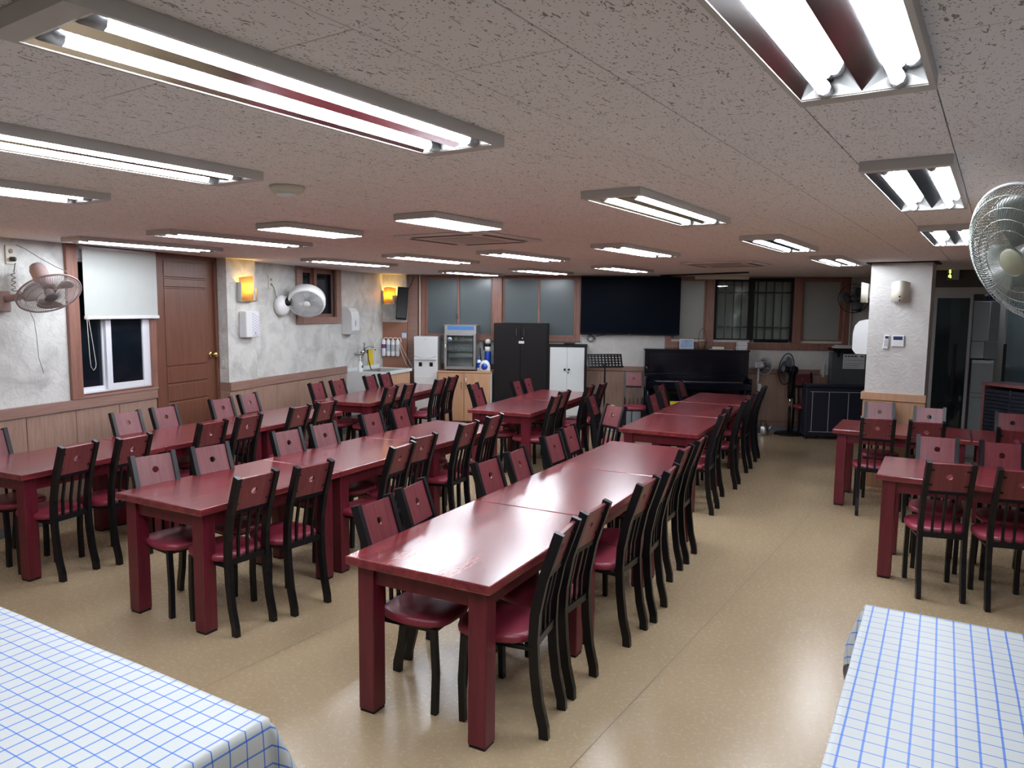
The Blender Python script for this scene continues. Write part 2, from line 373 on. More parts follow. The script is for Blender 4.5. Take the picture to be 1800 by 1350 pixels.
# left pillar
wp = wallframe('wall_pillar_left', LW)
wbox('plaster_pillar', 'plaster', 6.907, 7.41, 0, CZ, -.15, .0, wp)
wbox('wainscot_rail', 'rail', 6.90, 7.418, .93, 1.03, -.178, .0, wp, .003)
wbox('wainscot_panel', 'panel', 6.902, 7.15, 0, .925, -.164, -.0, wp, .002); wbox('wainscot_panel', 'panel', 7.154, 7.415, 0, .925, -.164, 0, wp, .002)
# window 1 trim, sash and panes
w1 = wallframe('window_1', LW)
wbox('trim_board', 'winframe', 4.985, 5.10, 1.047, CZ, -.035, .0, w1, .003)
wbox('trim_board', 'winframe', 5.925, 5.99, 1.047, CZ, -.03, .12, w1, .003)
wbox('sill_board', 'rail', 5.05, 5.985, 1.047, 1.068, -.035, .12, w1, .003)
wbox('outer_frame', 'reddoor', 5.10, 5.925, 1.068, 1.085, -.004, .12, w1)
def sash(par, x0, x1, z0, z1, y, fr, m, gm, th=.04, nm='sash_frame'):
    b = MB(); b.box(x0, x0+fr, y-th, y, z0, z1, .003); b.box(x1-fr, x1, y-th, y, z0, z1, .003); b.box(x0+fr, x1-fr, y-th, y, z0, z0+fr, .003); b.box(x0+fr, x1-fr, y-th, y, z1-fr, z1, .003)
    s = b.obj(nm, m, par); g = MB(); g.box(x0+fr-.004, x1-fr+.004, y-th*.6, y-th*.4, z0+fr-.004, z1-fr+.004); g.obj('pane', gm, s); return s
b = MB(); b.box(5.06, 5.10, .0, .05, 1.085, 2.36); b.box(5.89, 5.925, .0, .05, 1.085, 2.36); b.box(5.06, 5.925, 0, .05, 2.3, 2.42); b.box(5.08, 5.91, 0, .05, 1.085, 1.10); b.obj('pvc_frame', 'pvc', w1)
sash(w1, 5.07, 5.43, 1.09, 2.32, .07, .048, 'pvc', 'nightglass'); sash(w1, 5.395, 5.895, 1.09, 2.32, .035, .062, 'pvc', 'nightglass')
wbox('window_back', 'blackp', 5.08, 5.93, 1.05, CZ, .13, .16, w1)
# window 2 (small, high)
w2 = wallframe('window_2', LW)
b = MB(); b.box(8.437, 8.565, -.035, .0, 1.655, CZ, .003); b.box(9.41, 9.54, -.035, 0, 1.655, CZ, .003); b.box(8.565, 9.41, -.035, 0, 1.655, 1.745, .003); b.obj('trim_frame', 'rail', w2)
sash(w2, 8.50, 9.0, 1.72, CZ, .12, .07, 'winframe', 'nightglass'); sash(w2, 8.95, 9.47, 1.72, CZ, .08, .07, 'winframe', 'nightglass')
wbox('window_back', 'blackp', 8.45, 9.53, 1.70, CZ, .15, .17, w2)
# door 1
d1 = wallframe('door_1', LW)
b = MB(); b.box(5.978, 6.04, -.03, .1, 0, CZ, .003); b.box(6.862, 6.905, -.03, .1, 0, CZ, .003); b.box(6.04, 6.862, -.03, .1, 2.375, CZ, .003); b.obj('door_frame', 'door', d1)
leaf = wbox('door_leaf', 'door', 6.04, 6.862, 0.0, 2.375, .0, .05, d1)
for z0, z1 in ((2.18, 2.345), (2.08, 2.165), (1.262, 2.066), (1.082, 1.248), (.892, 1.068), (.62, .878), (.20, .606)):
    wbox('door_panel', 'door', 6.138, 6.735, z0, z1, -.012, 0, leaf, .006)
b = MB(); b.lathe([(.012, 0), (.012, .03), (.03, .045), (.034, .06), (.026, .078), (0, .082)], 18, Matrix.Translation((6.80, 0, 1.35)) @ Matrix.Rotation(PI/2, 4, 'X')); b.lathe([(.036, 0), (.034, .008), (.0, .009)], 18, Matrix.Translation((6.80, 0, 1.35)) @ Matrix.Rotation(PI/2, 4, 'X')); b.obj('door_knob', 'brass', leaf)

# ---- back wall
wb = wallframe('wall_back', BW)
for x0, x1, z0, z1 in ((-4.3, -2.72, 0, CZ), (-2.72, -.15, 0, 1.40), (-.15, 1.30, 0, CZ), (1.30, 3.99, 0, 1.43), (3.99, 7.0, 0, CZ)):
    wbox('plaster_wall', 'plaster_w' if x0 > -1 else 'plaster', x0, x1, z0, z1, 0, .2, wb)
wbox('wainscot_rail', 'rail', -2.9, 3.6, .91, .985, -.028, 0, wb, .003)
k = -2.9
while k < 3.5:
    wbox('wainscot_panel', 'panel', k+.003, k+.517, .16, .905, -.013, 0, wb, .002); k += .52
wbox('lower_rail', 'rail', -2.9, 3.6, .07, .155, -.02, 0, wb, .002)
bb = wallframe('baseboard_back', BW); wbox('board', 'base', -2.9, 5.2, 0, .07, -.026, 0, bb)
# bump in the left corner
bu = wallframe('wall_corner_bump', BW)
wbox('plaster_face', 'plaster', -4.1, -2.955, 1.65, CZ, -.12, 0, bu); wbox('wood_panel', 'bumpwood', -4.1, -2.95, 0, 1.65, -.122, 0, bu, .002)
wbox('trim_board', 'rail', -2.948, -2.785, 0, CZ, -.06, 0, bu, .003)
# window 3: four frosted lights
w3 = wallframe('window_3', BW)
b = MB(); b.box(-2.785, -2.665, -.05, .05, 1.375, CZ, .003); b.box(-.205, -.13, -.05, .05, 1.375, CZ, .003); b.box(-2.665, -.205, -.05, .05, 1.36, 1.43, .003); b.box(-1.55, -1.40, -.05, .05, 1.43, CZ, .003); b.box(-2.665, -.205, -.02, .05, 2.395, CZ); b.obj('window_frame', 'winframe', w3)
for x0, x1, y in ((-2.665, -2.10, .03), (-2.14, -1.55, .06), (-1.40, -.785, .06), (-.825, -.205, .03)):
    sash(w3, x0, x1, 1.43, 2.395, y, .038, 'winframe', 'frost', .03)
wbox('white_bead', 'cream', -.128, -.118, 1.36, CZ, -.055, 0, w3); wbox('sash_latch', 'chrome', -2.135, -2.12, 1.72, 1.80, -.02, .0, w3)
wbox('sash_latch', 'chrome', -.80, -.785, 1.85, 1.93, -.02, .0, w3)
# window 4: frosted, two clear lights with bars outside, frosted
w4 = wallframe('window_4', BW)
b = MB(); b.box(1.21, 3.99, -.05, .05, 1.29, 1.395, .003); b.box(1.21, 1.30, -.05, .05, 1.395, CZ, .003); b.box(3.91, 3.99, -.05, .05, 1.395, CZ, .003); b.box(1.83, 1.955, -.04, .05, 1.395, CZ, .003); b.box(3.16, 3.285, -.04, .05, 1.395, CZ, .003); b.box(1.30, 3.91, -.02, .05, 2.40, CZ); b.obj('window_frame', 'winframe', w4)
sash(w4, 1.30, 1.85, 1.395, 2.40, .04, .05, 'winframe', 'frost2', .03); sash(w4, 3.27, 3.91, 1.395, 2.40, .04, .055, 'winframe', 'frost2', .03)
sash(w4, 1.945, 2.535, 1.395, 2.40, .05, .055, 'darkcab', 'glass', .03); sash(w4, 2.515, 3.175, 1.395, 2.40, .03, .055, 'darkcab', 'glass', .03)
for i in range(9):
    x = 2.03+i*.125; box('security_bar', 'greycab', x, x+.018, .20, .215, 1.38, CZ, w4)
for z in (1.62, 2.17, 1.42): box('security_bar', 'greycab', 1.92, 3.2, .205, .22, z, z+.02, w4)
wbox('outside_wall', 'ext', 1.30, 3.99, 1.2, 2.7, .42, .45, w4)
wbox('reveal', 'ext', 1.30, 3.99, 1.2, 1.42, .18, .42, w4)
wbox('white_bead', 'cream', 3.995, 4.01, 1.29, CZ, -.05, 0, w4)
wbox('curtain_rail', 'cream', 1.63, 2.44, 2.37, 2.419, -.16, -.08, wb)

# ---- right pillar and door wall
wr = sbase('wall_pillar_right', PW.p(-1.112*PK, 0), PW.rot)
box('plaster_pillar', 'plaster_w', 0, .57, 0, .5, 0, CZ-.012, wr); box('pillar_cap', 'darkcab', -.05, .62, -.03, .5, CZ-.011, CZ-.001, wr)
box('wainscot_rail', 'panel_r', -.012, .59, -.03, 0, pz(1.006), pz(1.083), wr, .003); box('wainscot_rail', 'panel_r', -.03, 0, -.03, .5, pz(1.006), pz(1.083), wr, .003)
for a, b_ in ((-.008, .285), (.289, .586)): box('wainscot_panel', 'panel_r', a, b_, -.016, 0, 0, pz(1.0), wr, .002)
wd_ = wallframe('wall_door', DW)
F = .75
def dz(z): return 1.9+(z-1.9)*F
o = DW.u.dot(Vector((5.5, 9.22, 0)))
# s coordinates were read on a parallel plane through (7.339,12.29); the same lines of sight scale by F
def ds(s): return s*F
box('dark_beam', 'beam', -1.3, 4.4, -.03, .2, dz(2.31), CZ, wd_)
box('header', 'greywall', -1.3, 4.4, 0, .12, dz(2.2), dz(2.31), wd_)
box('side_wall', 'greywall', -1.3, ds(-.92), 0, .12, 0, dz(2.31), wd_)
struct(box('door_threshold', 'greywall', -1.3, 4.4, 0, .12, 0, .02, wd_))
def glass_door(nm, x0, x1, hx, hz0, hz1, ang=0.0):
    d = sbase(nm, DW.p(x0, 0, .0), DW.rot+ang); w = x1-x0
    b = MB(); b.box(0, .02, 0, .03, .02, dz(2.2)); b.box(w-.035, w, 0, .04, .02, dz(2.2), .003); b.box(.02, w-.035, 0, .03, .02, .07); b.box(.02, w-.035, 0, .03, dz(2.2)-.05, dz(2.2)); b.obj('door_frame', 'steel' if 0 else 'greyp', d)
    g = MB(); g.box(.018, w-.034, .012, .02, .06, dz(2.2)-.04); g.obj('glass_panel', 'glassdoor', d)
    h = MB(); h.box(hx-.017, hx+.017, -.06, -.035, hz0, hz1, .004); h.box(hx-.006, hx+.006, -.036, .012, hz0+.1, hz0+.115); h.box(hx-.006, hx+.006, -.036, .012, hz1-.115, hz1-.1); h.obj('bar_handle', 'blackp', d)
    return d
glass_door('door_2', ds(-.92), ds(-.38), .245, dz(.42), dz(1.38))
glass_door('door_3', ds(.07), ds(.07)+.9, .02, dz(.55), dz(1.40))
# the hall seen through the doors
wh = wallframe('wall_hall', DW); box('hall_wall', 'greywall', -1.2, 3.2, 1.35, 1.45, 0, CZ, wh); box('hall_side', 'greywall', 3.2, 3.3, .1, 1.45, 0, CZ, wh); box('hall_side', 'greywall', -1.3, -1.2, .13, 1.45, 0, CZ, wh)
# remaining shell, behind and beside the camera
we = sbase('wall_right', gp(0, 3.75, 0), -G); box('plaster_wall', 'plaster', 0, .15, -4.2, 12.6, 0, CZ, we)
wn = sbase('wall_rear', gp(-3.3, 0, 0), -G); box('plaster_wall', 'plaster', -7.5, 3.9, -.15, 0, 0, CZ, wn)
wx = sbase('wall_right_back', gp(10.72, -1.3, 0), -G); box('plaster_wall', 'greywall', 0, .12, 0, 2.6, 0, CZ, wx)
wf = sbase('wall_pillar_front', (2.46, 2.92, 0), -G); box('plaster_pillar', 'plaster_w', -.2, .2, -.2, .2, 0, CZ-.001, wf)

# ================================================================== CEILING LIGHTS
LL, LWD, DEP = 1.27, .285, .034
def make_light():
    t = thing('ceiling_light', 'x', 'light')
    h, l = LWD/2, LL/2
    b = MB(); th = .012     # outer rim
    b.box(-h, -h+th, -l, l, -DEP, 0); b.box(h-th, h, -l, l, -DEP, 0); b.box(-h+th, h-th, -l, -l+.05, -DEP, 0); b.box(-h+th, h-th, l-.05, l, -DEP, 0); b.box(-h+th, h-th, -l+.05, l-.05, -.004, 0)
    b.obj('housing', 'fixture', t)
    r = MB()                # mirrored troughs with a V ridge between them
    y0, y1 = -l+.05, l-.05
    prof = [(-h+th, -DEP+.002), (-.092, -.006), (-.052, -.006), (0, -DEP+.003), (.052, -.006), (.092, -.006), (h-th, -DEP+.002)]
    for (xa, za), (xb, zb) in zip(prof, prof[1:]): r.quad([(xa, y0, za), (xb, y0, zb), (xb, y1, zb), (xa, y1, za)])
    r.obj('reflector', 'reflector', t)
    for s in (-1, 1):
        e = MB(); y = s*(l-.052)
        e.box(-h+th, h-th, min(y, y-s*.006), max(y, y-s*.006), -DEP+.002, -.006); e.obj('end_plate', 'endplate', t)
    for s in (-1, 1):
        e = MB(); e.lathe([(.0145, -l+.10), (.0145, l-.10)], 8, Matrix.Translation((s*.074, 0, -.0225)) @ Matrix.Rotation(PI/2, 4, 'X'))
        tb = e.obj('tube', 'tube', t)
        for q in (-1, 1):
            c = MB(); c.lathe([(.016, q*(l-.10)), (.016, q*(l-.058))], 8, Matrix.Translation((s*.074, 0, -.0225)) @ Matrix.Rotation(PI/2, 4, 'X'))
            c.obj('tube_cap', 'greyp', tb)
    return t
LIGHTS = [  # s, w (measured one per one on the ceiling plane), line, place
 (1.34, -.305, 1), (3.69, -.32, 1), (6.07, -.325, 1),
 (1.34, -1.51, 2), (3.79, -1.53, 2), (6.20, -1.50, 2), (8.57, -1.49, 2),
 (1.36, -2.72, 3), (6.34, -2.80, 3), (9.14, -4.24, 4),
 (1.36, -3.89, 4), (6.50, -4.12, 4), (9.29, -5.60, 5),
 (3.82, -5.20, 5), (6.44, -5.30, 5), (9.35, -6.91, 6),
 (3.80, -6.43, 6), (6.53, -6.66, 6)]
line_name = {1: 'rightmost line of lights', 2: 'second line from the right', 3: 'third line from the right', 4: 'fourth line from the right', 5: 'fifth line from the right', 6: 'line along the left wall'}
SCF = .485/.51
proto = None; cnt = {}
for s, w, ln in sorted(LIGHTS, key=lambda q: (q[2], q[0])):
    cnt[ln] = cnt.get(ln, 0)+1
    o_ = make_light() if proto is None else copy_tree(proto)
    if proto is None: proto = o_
    o_.location = gp(s*SCF, w*SCF, CZ-.0005); o_.rotation_euler = (0, 0, -G)
    tag(o_, f'{ORD[cnt[ln]-1]} twin-tube ceiling light from the camera in the {line_name[ln]}', 'light', 'twin-tube ceiling lights')
def led_panel(s, w, lab):
    t = thing('led_panel_light', lab, 'light', gp(s*SCF, w*SCF, CZ-.0005), -G, 'flat LED panel lights')
    b = MB(); b.box(-.15, .15, -.335, .335, -.036, 0, .004); b.obj('housing', 'fixture', t)
    b = MB(); b.box(-.138, .138, -.323, .323, -.039, -.0355); b.obj('diffuser', 'led', t)
led_panel(3.61, -4.07, 'flat white LED ceiling panel nearer the left wall')
led_panel(3.68, -2.89, 'flat white LED ceiling panel nearer the room centre')

def cassette(s, w, lab, half=.40):
    t = thing('cassette_air_conditioner', lab, 'air conditioner', gp(s, w, CZ-.0005), -G)
    b = MB(); b.box(-half, half, -half, half, -.018, 0, .006); b.obj('panel', flat('ac_panel', (.70, .66, .66), .5), t)
    b = MB(); b.box(-.2, .2, -.2, .2, -.022, -.018, .003); b.obj('intake_grille', 'fixture', t)
    for k in range(4):
        b = MB(); b.box(-half*.68, half*.68, -half+.05, -half+.085, -.021, -.0182, .001, mat=Matrix.Rotation(k*PI/2, 4, 'Z')); b.obj('outlet_slot', 'blackp', t)
cassette(4.50, -3.36, 'ceiling cassette air conditioner beyond the LED panels')
cassette(8.35, -2.62, 'ceiling cassette air conditioner before the television')
t = thing('smoke_detector', 'round white smoke detector on the ceiling left of centre', 'smoke detector', gp(2.28*.97, -2.73*.97, CZ-.0005))
MB().lathe([(.075, 0), (.075, -.014), (.06, -.03), (0, -.032)], 24).obj('body', 'cream', t); MB().lathe([(.045, -.03), (.04, -.042), (0, -.045)], 20).obj('sensor_cap', 'white', t)

# ================================================================== TABLES
TH, TWD, TLN = .757, .77, 1.153
def make_table():
    t = thing('dining_table', 'x', 'table')
    box('tabletop', 'top', 0, TWD, .002, TLN-.002, TH-.042, TH, t, .006, 2)
    a = MB(); i = .075
    a.box(i, TWD-i, .06, .085, TH-.13, TH-.042); a.box(i, TWD-i, TLN-.085, TLN-.06, TH-.13, TH-.042); a.box(.06, .085, i, TLN-i, TH-.13, TH-.042); a.box(TWD-.085, TWD-.06, i, TLN-i, TH-.13, TH-.042)
    a.obj('apron', 'tleg', t)
    me = MB().box(-.0445, .0445, -.0445, .0445, .012, TH-.042, .004).mesh('leg', 'tleg'); fe = MB().box(-.04, .04, -.04, .04, 0, .012).mesh('foot_cap', 'blackp')
    for x in (.085, TWD-.085):
        for y in (.085, TLN-.085):
            l = mobj('leg', me, t, (x, y, 0)); mobj('foot_cap', fe, l)
    return t
ROWS = dict(A=((-3.967, 5.134), 24.3), B=((-2.412, 4.393), 28.6), C=((-.762, 3.291), 28.2), D=((1.033, 7.04), 26.7), E=((-.501, 8.238), 23.5), F=((-2.41, 8.894), 19.0))
RDESC = dict(A='table row beside the left wall', B='second table row from the left', C='central foreground table row', D='table row ending at the piano', E='two tables before the black cabinet', F='two tables by the sink', G='two tables at the right pillar', R='two foreground tables on the right')
POS3 = ['near', 'middle', 'far']
tproto = None
def put_table(p, rz, label):
    global tproto
    o_ = make_table() if tproto is None else copy_tree(tproto)
    if tproto is None: tproto = o_
    o_.location = (p[0], p[1], 0); o_.rotation_euler = (0, 0, rz); tag(o_, label, 'table', 'dark red dining tables'); return o_
def axes(yaw): y = rad(yaw); return Vector((sin(y), cos(y), 0)), Vector((cos(y), -sin(y), 0))
TN = dict(A=3, B=3, C=3, D=3, E=2, F=2)
for r in 'ABCDEF':
    (ox, oy), yaw = ROWS[r]; u, w = axes(yaw); n = TN[r]
    for k in range(n):
        Lr = TLN*(1.03 if r in 'D' else 1.0)
        p = Vector((ox, oy, 0))+u*(k*Lr)
        put_table(p, -rad(yaw), f'{(POS3 if n == 3 else ["near", "far"])[k]} dark red wooden table of the {RDESC[r]}')
for r, (ox, oy) in (('G', (3.125, 7.103)), ('R', (2.58, 5.124))):
    u, w = axes(30.7)
    for k in range(2):
        p = Vector((ox, oy, 0))+w*(k*1.16)+u*TWD   # turned a quarter: length along w
        put_table(p, -rad(30.7)-PI/2, f'{["left", "right"][k]} dark red wooden table of the {RDESC[r]}')

# ================================================================== CHAIRS
STILE = [(0, 0), (.003, .05), (.030, .16), (.048, .30), (.056, .44), (.050, .56), (.018, .72), (-.055, .94)]   # (y forward, z) of the back legs
def sty(z):
    for (ya, za), (yb, zb) in zip(STILE, STILE[1:]):
        if za <= z <= zb: return ya+(yb-ya)*(z-za)/(zb-za)
def make_chair():
    t = thing('dining_chair', 'x', 'chair')
    me = MB().tube([(0, y, z) for y, z in STILE], 0, rect=(.029, .044), flatax=(1, 0, 0)).mesh('back_leg', 'black')
    for s in (-1, 1): mobj('back_leg', me, t, (s*.131, 0, 0))
    me = MB().tube([(0, .395, 0), (0, .402, .2), (0, .39, .415)], 0, rect=(.029, .029), flatax=(1, 0, 0)).mesh('front_leg', 'black')
    for s in (-1, 1): mobj('front_leg', me, t, (s*.135, 0, 0))
    b = MB(); y = sty(.43)
    b.box(-.12, .12, y-.014, y+.014, .41, .445); b.box(-.148, -.124, y, .40, .40, .418); b.box(.124, .148, y, .40, .40, .418); b.box(-.13, .13, .378, .404, .40, .418); b.obj('seat_frame', 'black', t)
    # padded seat: rounded shield outline, domed
    out = []; n = 28
    for k in range(n):
        a = 2*PI*k/n; x, yy = cos(a), sin(a)
        sx = abs(x)**.55*(1 if x > 0 else -1); sy = abs(yy)**.55*(1 if yy > 0 else -1)
        wdt = .182+.02*sy if sy < 0 else .182-.014*sy
        out.append((sx*wdt, .260+sy*.188))
    bm = MB(); rings = []
    cx, cy = 0, .260
    for f, z in ((.90, .418), (.985, .426), (1.0, .442), (.975, .458), (.88, .466), (.55, .471)):
        rings.append([bm.bm.verts.new((cx+(x-cx)*f, cy+(yy-cy)*f, z)) for x, yy in out])
    for A, B in zip(rings, rings[1:]):
        for k in range(n): bm.bm.faces.new((A[k], A[(k+1) % n], B[(k+1) % n], B[k])).smooth = True
    bm.bm.faces.new(rings[0][::-1]); f = bm.bm.faces.new(rings[-1]); f.smooth = True
    bm.obj('seat', 'seat', t)
    # backrest panel with a round hole
    z0, z1, hw, th = .735, .928, .119, .016
    yb0, yb1 = sty(z0), sty(z1); ang = math.atan2(yb1-yb0, z1-z0); hh = (z1-z0)/2/cos(ang)
    m = 24; b = MB(); hr = .0205
    def ringpts(yv):
        ins = [b.bm.verts.new((hr*cos(2*PI*k/m), yv, hr*sin(2*PI*k/m)+.008)) for k in range(m)]; ou = []
        for k in range(m):
            c_, s_ = cos(2*PI*k/m), sin(2*PI*k/m); q = max(abs(c_), abs(s_)); ou.append(b.bm.verts.new((hw*c_/q, yv, hh*s_/q)))
        return ins, ou
    i0, o0 = ringpts(-th/2); i1, o1 = ringpts(th/2)
    for k in range(m):
        j = (k+1) % m
        b.bm.faces.new((i0[k], i0[j], o0[j], o0[k])); b.bm.faces.new((i1[j], i1[k], o1[k], o1[j])); b.bm.faces.new((o0[k], o0[j], o1[j], o1[k])); b.bm.faces.new((i0[j], i0[k], i1[k], i1[j]))
    bo = b.obj('backrest', 'cback', t, (0, (yb0+yb1)/2+.004, (z0+z1)/2), (-ang, 0, 0))
    me = MB().box(-.016, .016, -.004, 0, -.007, .007, .002).lathe([(.004, 0), (.003, .004), (0, .0045)], 8, Matrix.Translation((0, -.004, 0)) @ Matrix.Rotation(PI/2, 4, 'X')).mesh('bracket', 'black')
    for sx in (-1, 1):
        for sz in (-.055, .055): mobj('bracket', me, bo, (sx*.108, -th/2, sz))
    b = MB(); b.box(-.12, .12, sty(.722)-.009, sty(.722)+.009, .712, .734); b.obj('back_rail', 'black', t)
    me = MB().tube([(0, sty(.43), .44), (0, sty(.55)+.002, .55), (0, sty(.65), .65), (0, sty(.72), .718)], 0, rect=(.014, .016), flatax=(1, 0, 0)).mesh('spindle', 'black')
    for x in (-.062, 0, .062): mobj('spindle', me, t, (x, 0, 0))
    return t
cproto = None
def put_chair(foot, az, label, group):
    global cproto
    o_ = make_chair() if cproto is None else copy_tree(cproto)
    if cproto is None: cproto = o_
    o_.location = (foot[0], foot[1], 0); o_.rotation_euler = (0, 0, -rad(az)); tag(o_, label, 'chair', group); return o_
GRP = 'red-seated dining chairs'
ORDC = ['first', 'second', 'third', 'fourth', 'fifth', 'sixth']
# along (m from the near end), out (m from the left edge of the row), extra turn in degrees
CH = {
 'C': dict(R=[(.39, .89, -7), (.76, .88, 3), (1.43, .93, 3), (1.82, .95, -3), (2.53, .85, 0), (2.95, .85, -2)],
           L=[(.31, -.03, -2), (.70, -.08, -8), (1.45, -.05, 2), (1.85, -.05, -3), (2.52, -.10, 2), (2.95, -.15, -2)]),
 'B': dict(R=[(.25, .90, 4), (.63, .98, 6), (1.41, 1.06, -4), (1.80, .97, 3), (2.50, .93, -2), (2.98, .90, -3)],
           L=[(.30, -.02, 9), (.70, .03, 6), (1.43, .01, 3), (1.82, .02, 2), (2.51, -.04, 0), (2.93, -.04, -2)]),
 'A': dict(R=[(.28, .91, -4), (.68, .96, -1), (1.44, .94, 3), (1.84, .95, 0), (2.54, .92, -2), (2.95, .91, 1)],
           L=[(.32, -.09, 2), (1.50, -.09, 3), (1.90, -.08, 0), (2.62, -.10, 2), (3.06, -.16, -3)]),
 'D': dict(R=[(.20, .90, 0), (.68, .85, 2), (1.33, .91, -2), (2.21, .89, 2), (2.92, .88, 0)],
           L=[(1.37, -.03, 2), (1.87, -.05, -4), (2.50, -.25, 6), (3.06, -.13, 2)]),
 'F': dict(L=[(.31, -.13, 0), (.71, -.08, 3), (1.44, -.02, 0), (1.83, .0, 2)], R=[(.27, .87, 0), (.66, .92, -2), (1.40, 1.0, 2), (1.83, 1.0, 0)]),
 'E': dict(L=[(.44, -.06, 0), (1.59, -.05, 0), (2.02, -.07, 2)], R=[(.28, .92, 0), (.74, .85, 4), (1.43, .94, 0), (1.83, .99, -3)]),
}
SIDE = dict(L='left', R='right', N='near', F='far')
for r in 'ABCDEF':
    (ox, oy), yaw = ROWS[r]; u, w = axes(yaw)
    for sd in ('L', 'R'):
        for i, (a, q, tw) in enumerate(CH[r][sd]):
            p = Vector((ox, oy, 0))+u*a+w*q; az = yaw+90 if sd == 'L' else yaw-90
            put_chair(p, az+(tw if sd == 'R' else tw), f'{ORDC[i]} chair from the near end, {SIDE[sd]} side of the {RDESC[r]}', GRP)
CG = {'G': dict(N=[(-.24, .41, -8), (-.25, .80, -8), (-.34, 1.46, 0)], F=[(.92, .34, -8), (.80, .80, 0), (.80, 1.50, 0)]),
      'R': dict(N=[(-.22, .44, -14), (-.23, .83, -12)], F=[(.80, .36, -4), (.78, .78, -6)])}
for r, (ox, oy) in (('G', (3.125, 7.103)), ('R', (2.58, 5.124))):
    u, w = axes(30.7)
    for sd in ('N', 'F'):
        for i, (a, q, tw) in enumerate(CG[r][sd]):
            p = Vector((ox, oy, 0))+u*a+w*q
            put_chair(p, 30.7+(0 if sd == 'N' else 180)+tw, f'{ORDC[i]} chair from the left on the {SIDE[sd]} side, {RDESC[r]}', GRP)
put_chair((1.00, 7.30), 236, 'chair with its back to the near end of the table row ending at the piano', GRP)
put_chair((.915, 8.092), 26.7+85, 'lone chair in the gap between the cabinet tables and the piano row', GRP)
put_chair((-.45, 9.30), 110, 'chair tucked behind another at the left edge of the cabinet tables', GRP)
pc = BW.p(.70, 0, .62); put_chair((pc.x, pc.y), 186+180-180, 'chair facing the camera beside the piano and music stand', GRP)
pc = BW.p(3.34, 0, .06); put_chair((pc.x, pc.y), 186, 'chair against the back wall behind the black fabric cart', GRP)

# ================================================================== BUFFET TABLES WITH CHECKED CLOTHS
def buffet(corner, yaw, sx, lab_t, lab_c, wid=.78, length=1.9, droop=.26, zt=.80, mirror=1):
    """corner: one far corner of the top. x runs along w (sx=+1) or against it (-1), y towards the camera"""
    t = thing('buffet_table', lab_t, 'table', (corner[0], corner[1], 0), -rad(yaw))
    X0, X1 = (0, length) if sx > 0 else (-length, 0)
    box('tabletop', 'tleg', X0+.01, X1-.01, -wid+.01, -.01, zt-.05, zt-.006, t)
    for x in (X0+.06, X1-.06):
        for y in (-.06, -wid+.06): box('leg', 'tleg', x-.03, x+.03, y-.03, y+.03, 0, zt-.05, t)
    nx, ny = 150, 80; bm = bmesh.new(); uvl = bm.loops.layers.uv.new('UVMap'); rnd = random.Random(len(lab_t))
    fx = [X0-droop+(X1-X0+2*droop)*i/nx for i in range(nx+1)]; fy = [-wid-droop+(wid+2*droop)*j/ny for j in range(ny+1)]
    V = []; U = {}
    for j, y in enumerate(fy):
        row = []
        for i, x in enumerate(fx):
            dx = max(X0-x, x-X1, 0); dy = max(-wid-y, y-0, 0)
            px_ = min(max(x, X0), X1); py_ = min(max(y, -wid), 0); sgx = -1 if x < X0 else 1; sgy = -1 if y < -wid else 1
            d = math.hypot(dx, dy) if dx > 0 and dy > 0 else max(dx, dy)
            z = zt-d*.97 if d > .006 else zt
            fl_ = .006*min(1, d/.03)+.035*d
            wav = .005*sin(x*17+1.3)*min(1, d/.1) if dy > 0 and dx == 0 else (.005*sin(y*15+.7)*min(1, d/.1) if dx > 0 and dy == 0 else 0)
            if dx > 0 and dy > 0:     # corner folds outward
                a = math.atan2(dy, dx); bul = (fl_+.075*sin(2*a)*min(1, d/.2))
                ox_, oy_ = sgx*cos(a)*bul, sgy*sin(a)*bul
            else: ox_, oy_ = (sgx*(fl_+wav) if dx > 0 else 0), (sgy*(fl_+wav) if dy > 0 else 0)
            if d == 0: z += .0012*sin(x*9+y*5)+.001*sin(y*23+x*3)
            v = bm.verts.new((px_+ox_, py_+oy_, z)); row.append(v); U[v] = (x, y)
        V.append(row)
    for j in range(ny):
        for i in range(nx):
            f = bm.faces.new((V[j][i], V[j][i+1], V[j+1][i+1], V[j+1][i])); f.smooth = True
            for lp in f.loops: lp[uvl].uv = U[lp.vert]
    me = bpy.data.meshes.new('tablecloth'); bm.to_mesh(me); bm.free(); me.materials.append(M['cloth'])
    c = mobj('tablecloth', me, None, (corner[0], corner[1], .001), (0, 0, -rad(yaw))); tag(c, lab_c, 'tablecloth', 'blue checked tablecloths')
buffet((-.644, 1.873), 30.3, -1, 'cloth-covered serving table at the lower left corner', 'blue and white checked tablecloth at the lower left corner')
buffet((1.352, 2.696), 30.3, 1, 'cloth-covered serving table at the lower right corner', 'blue and white checked tablecloth at the lower right corner', wid=1.5)

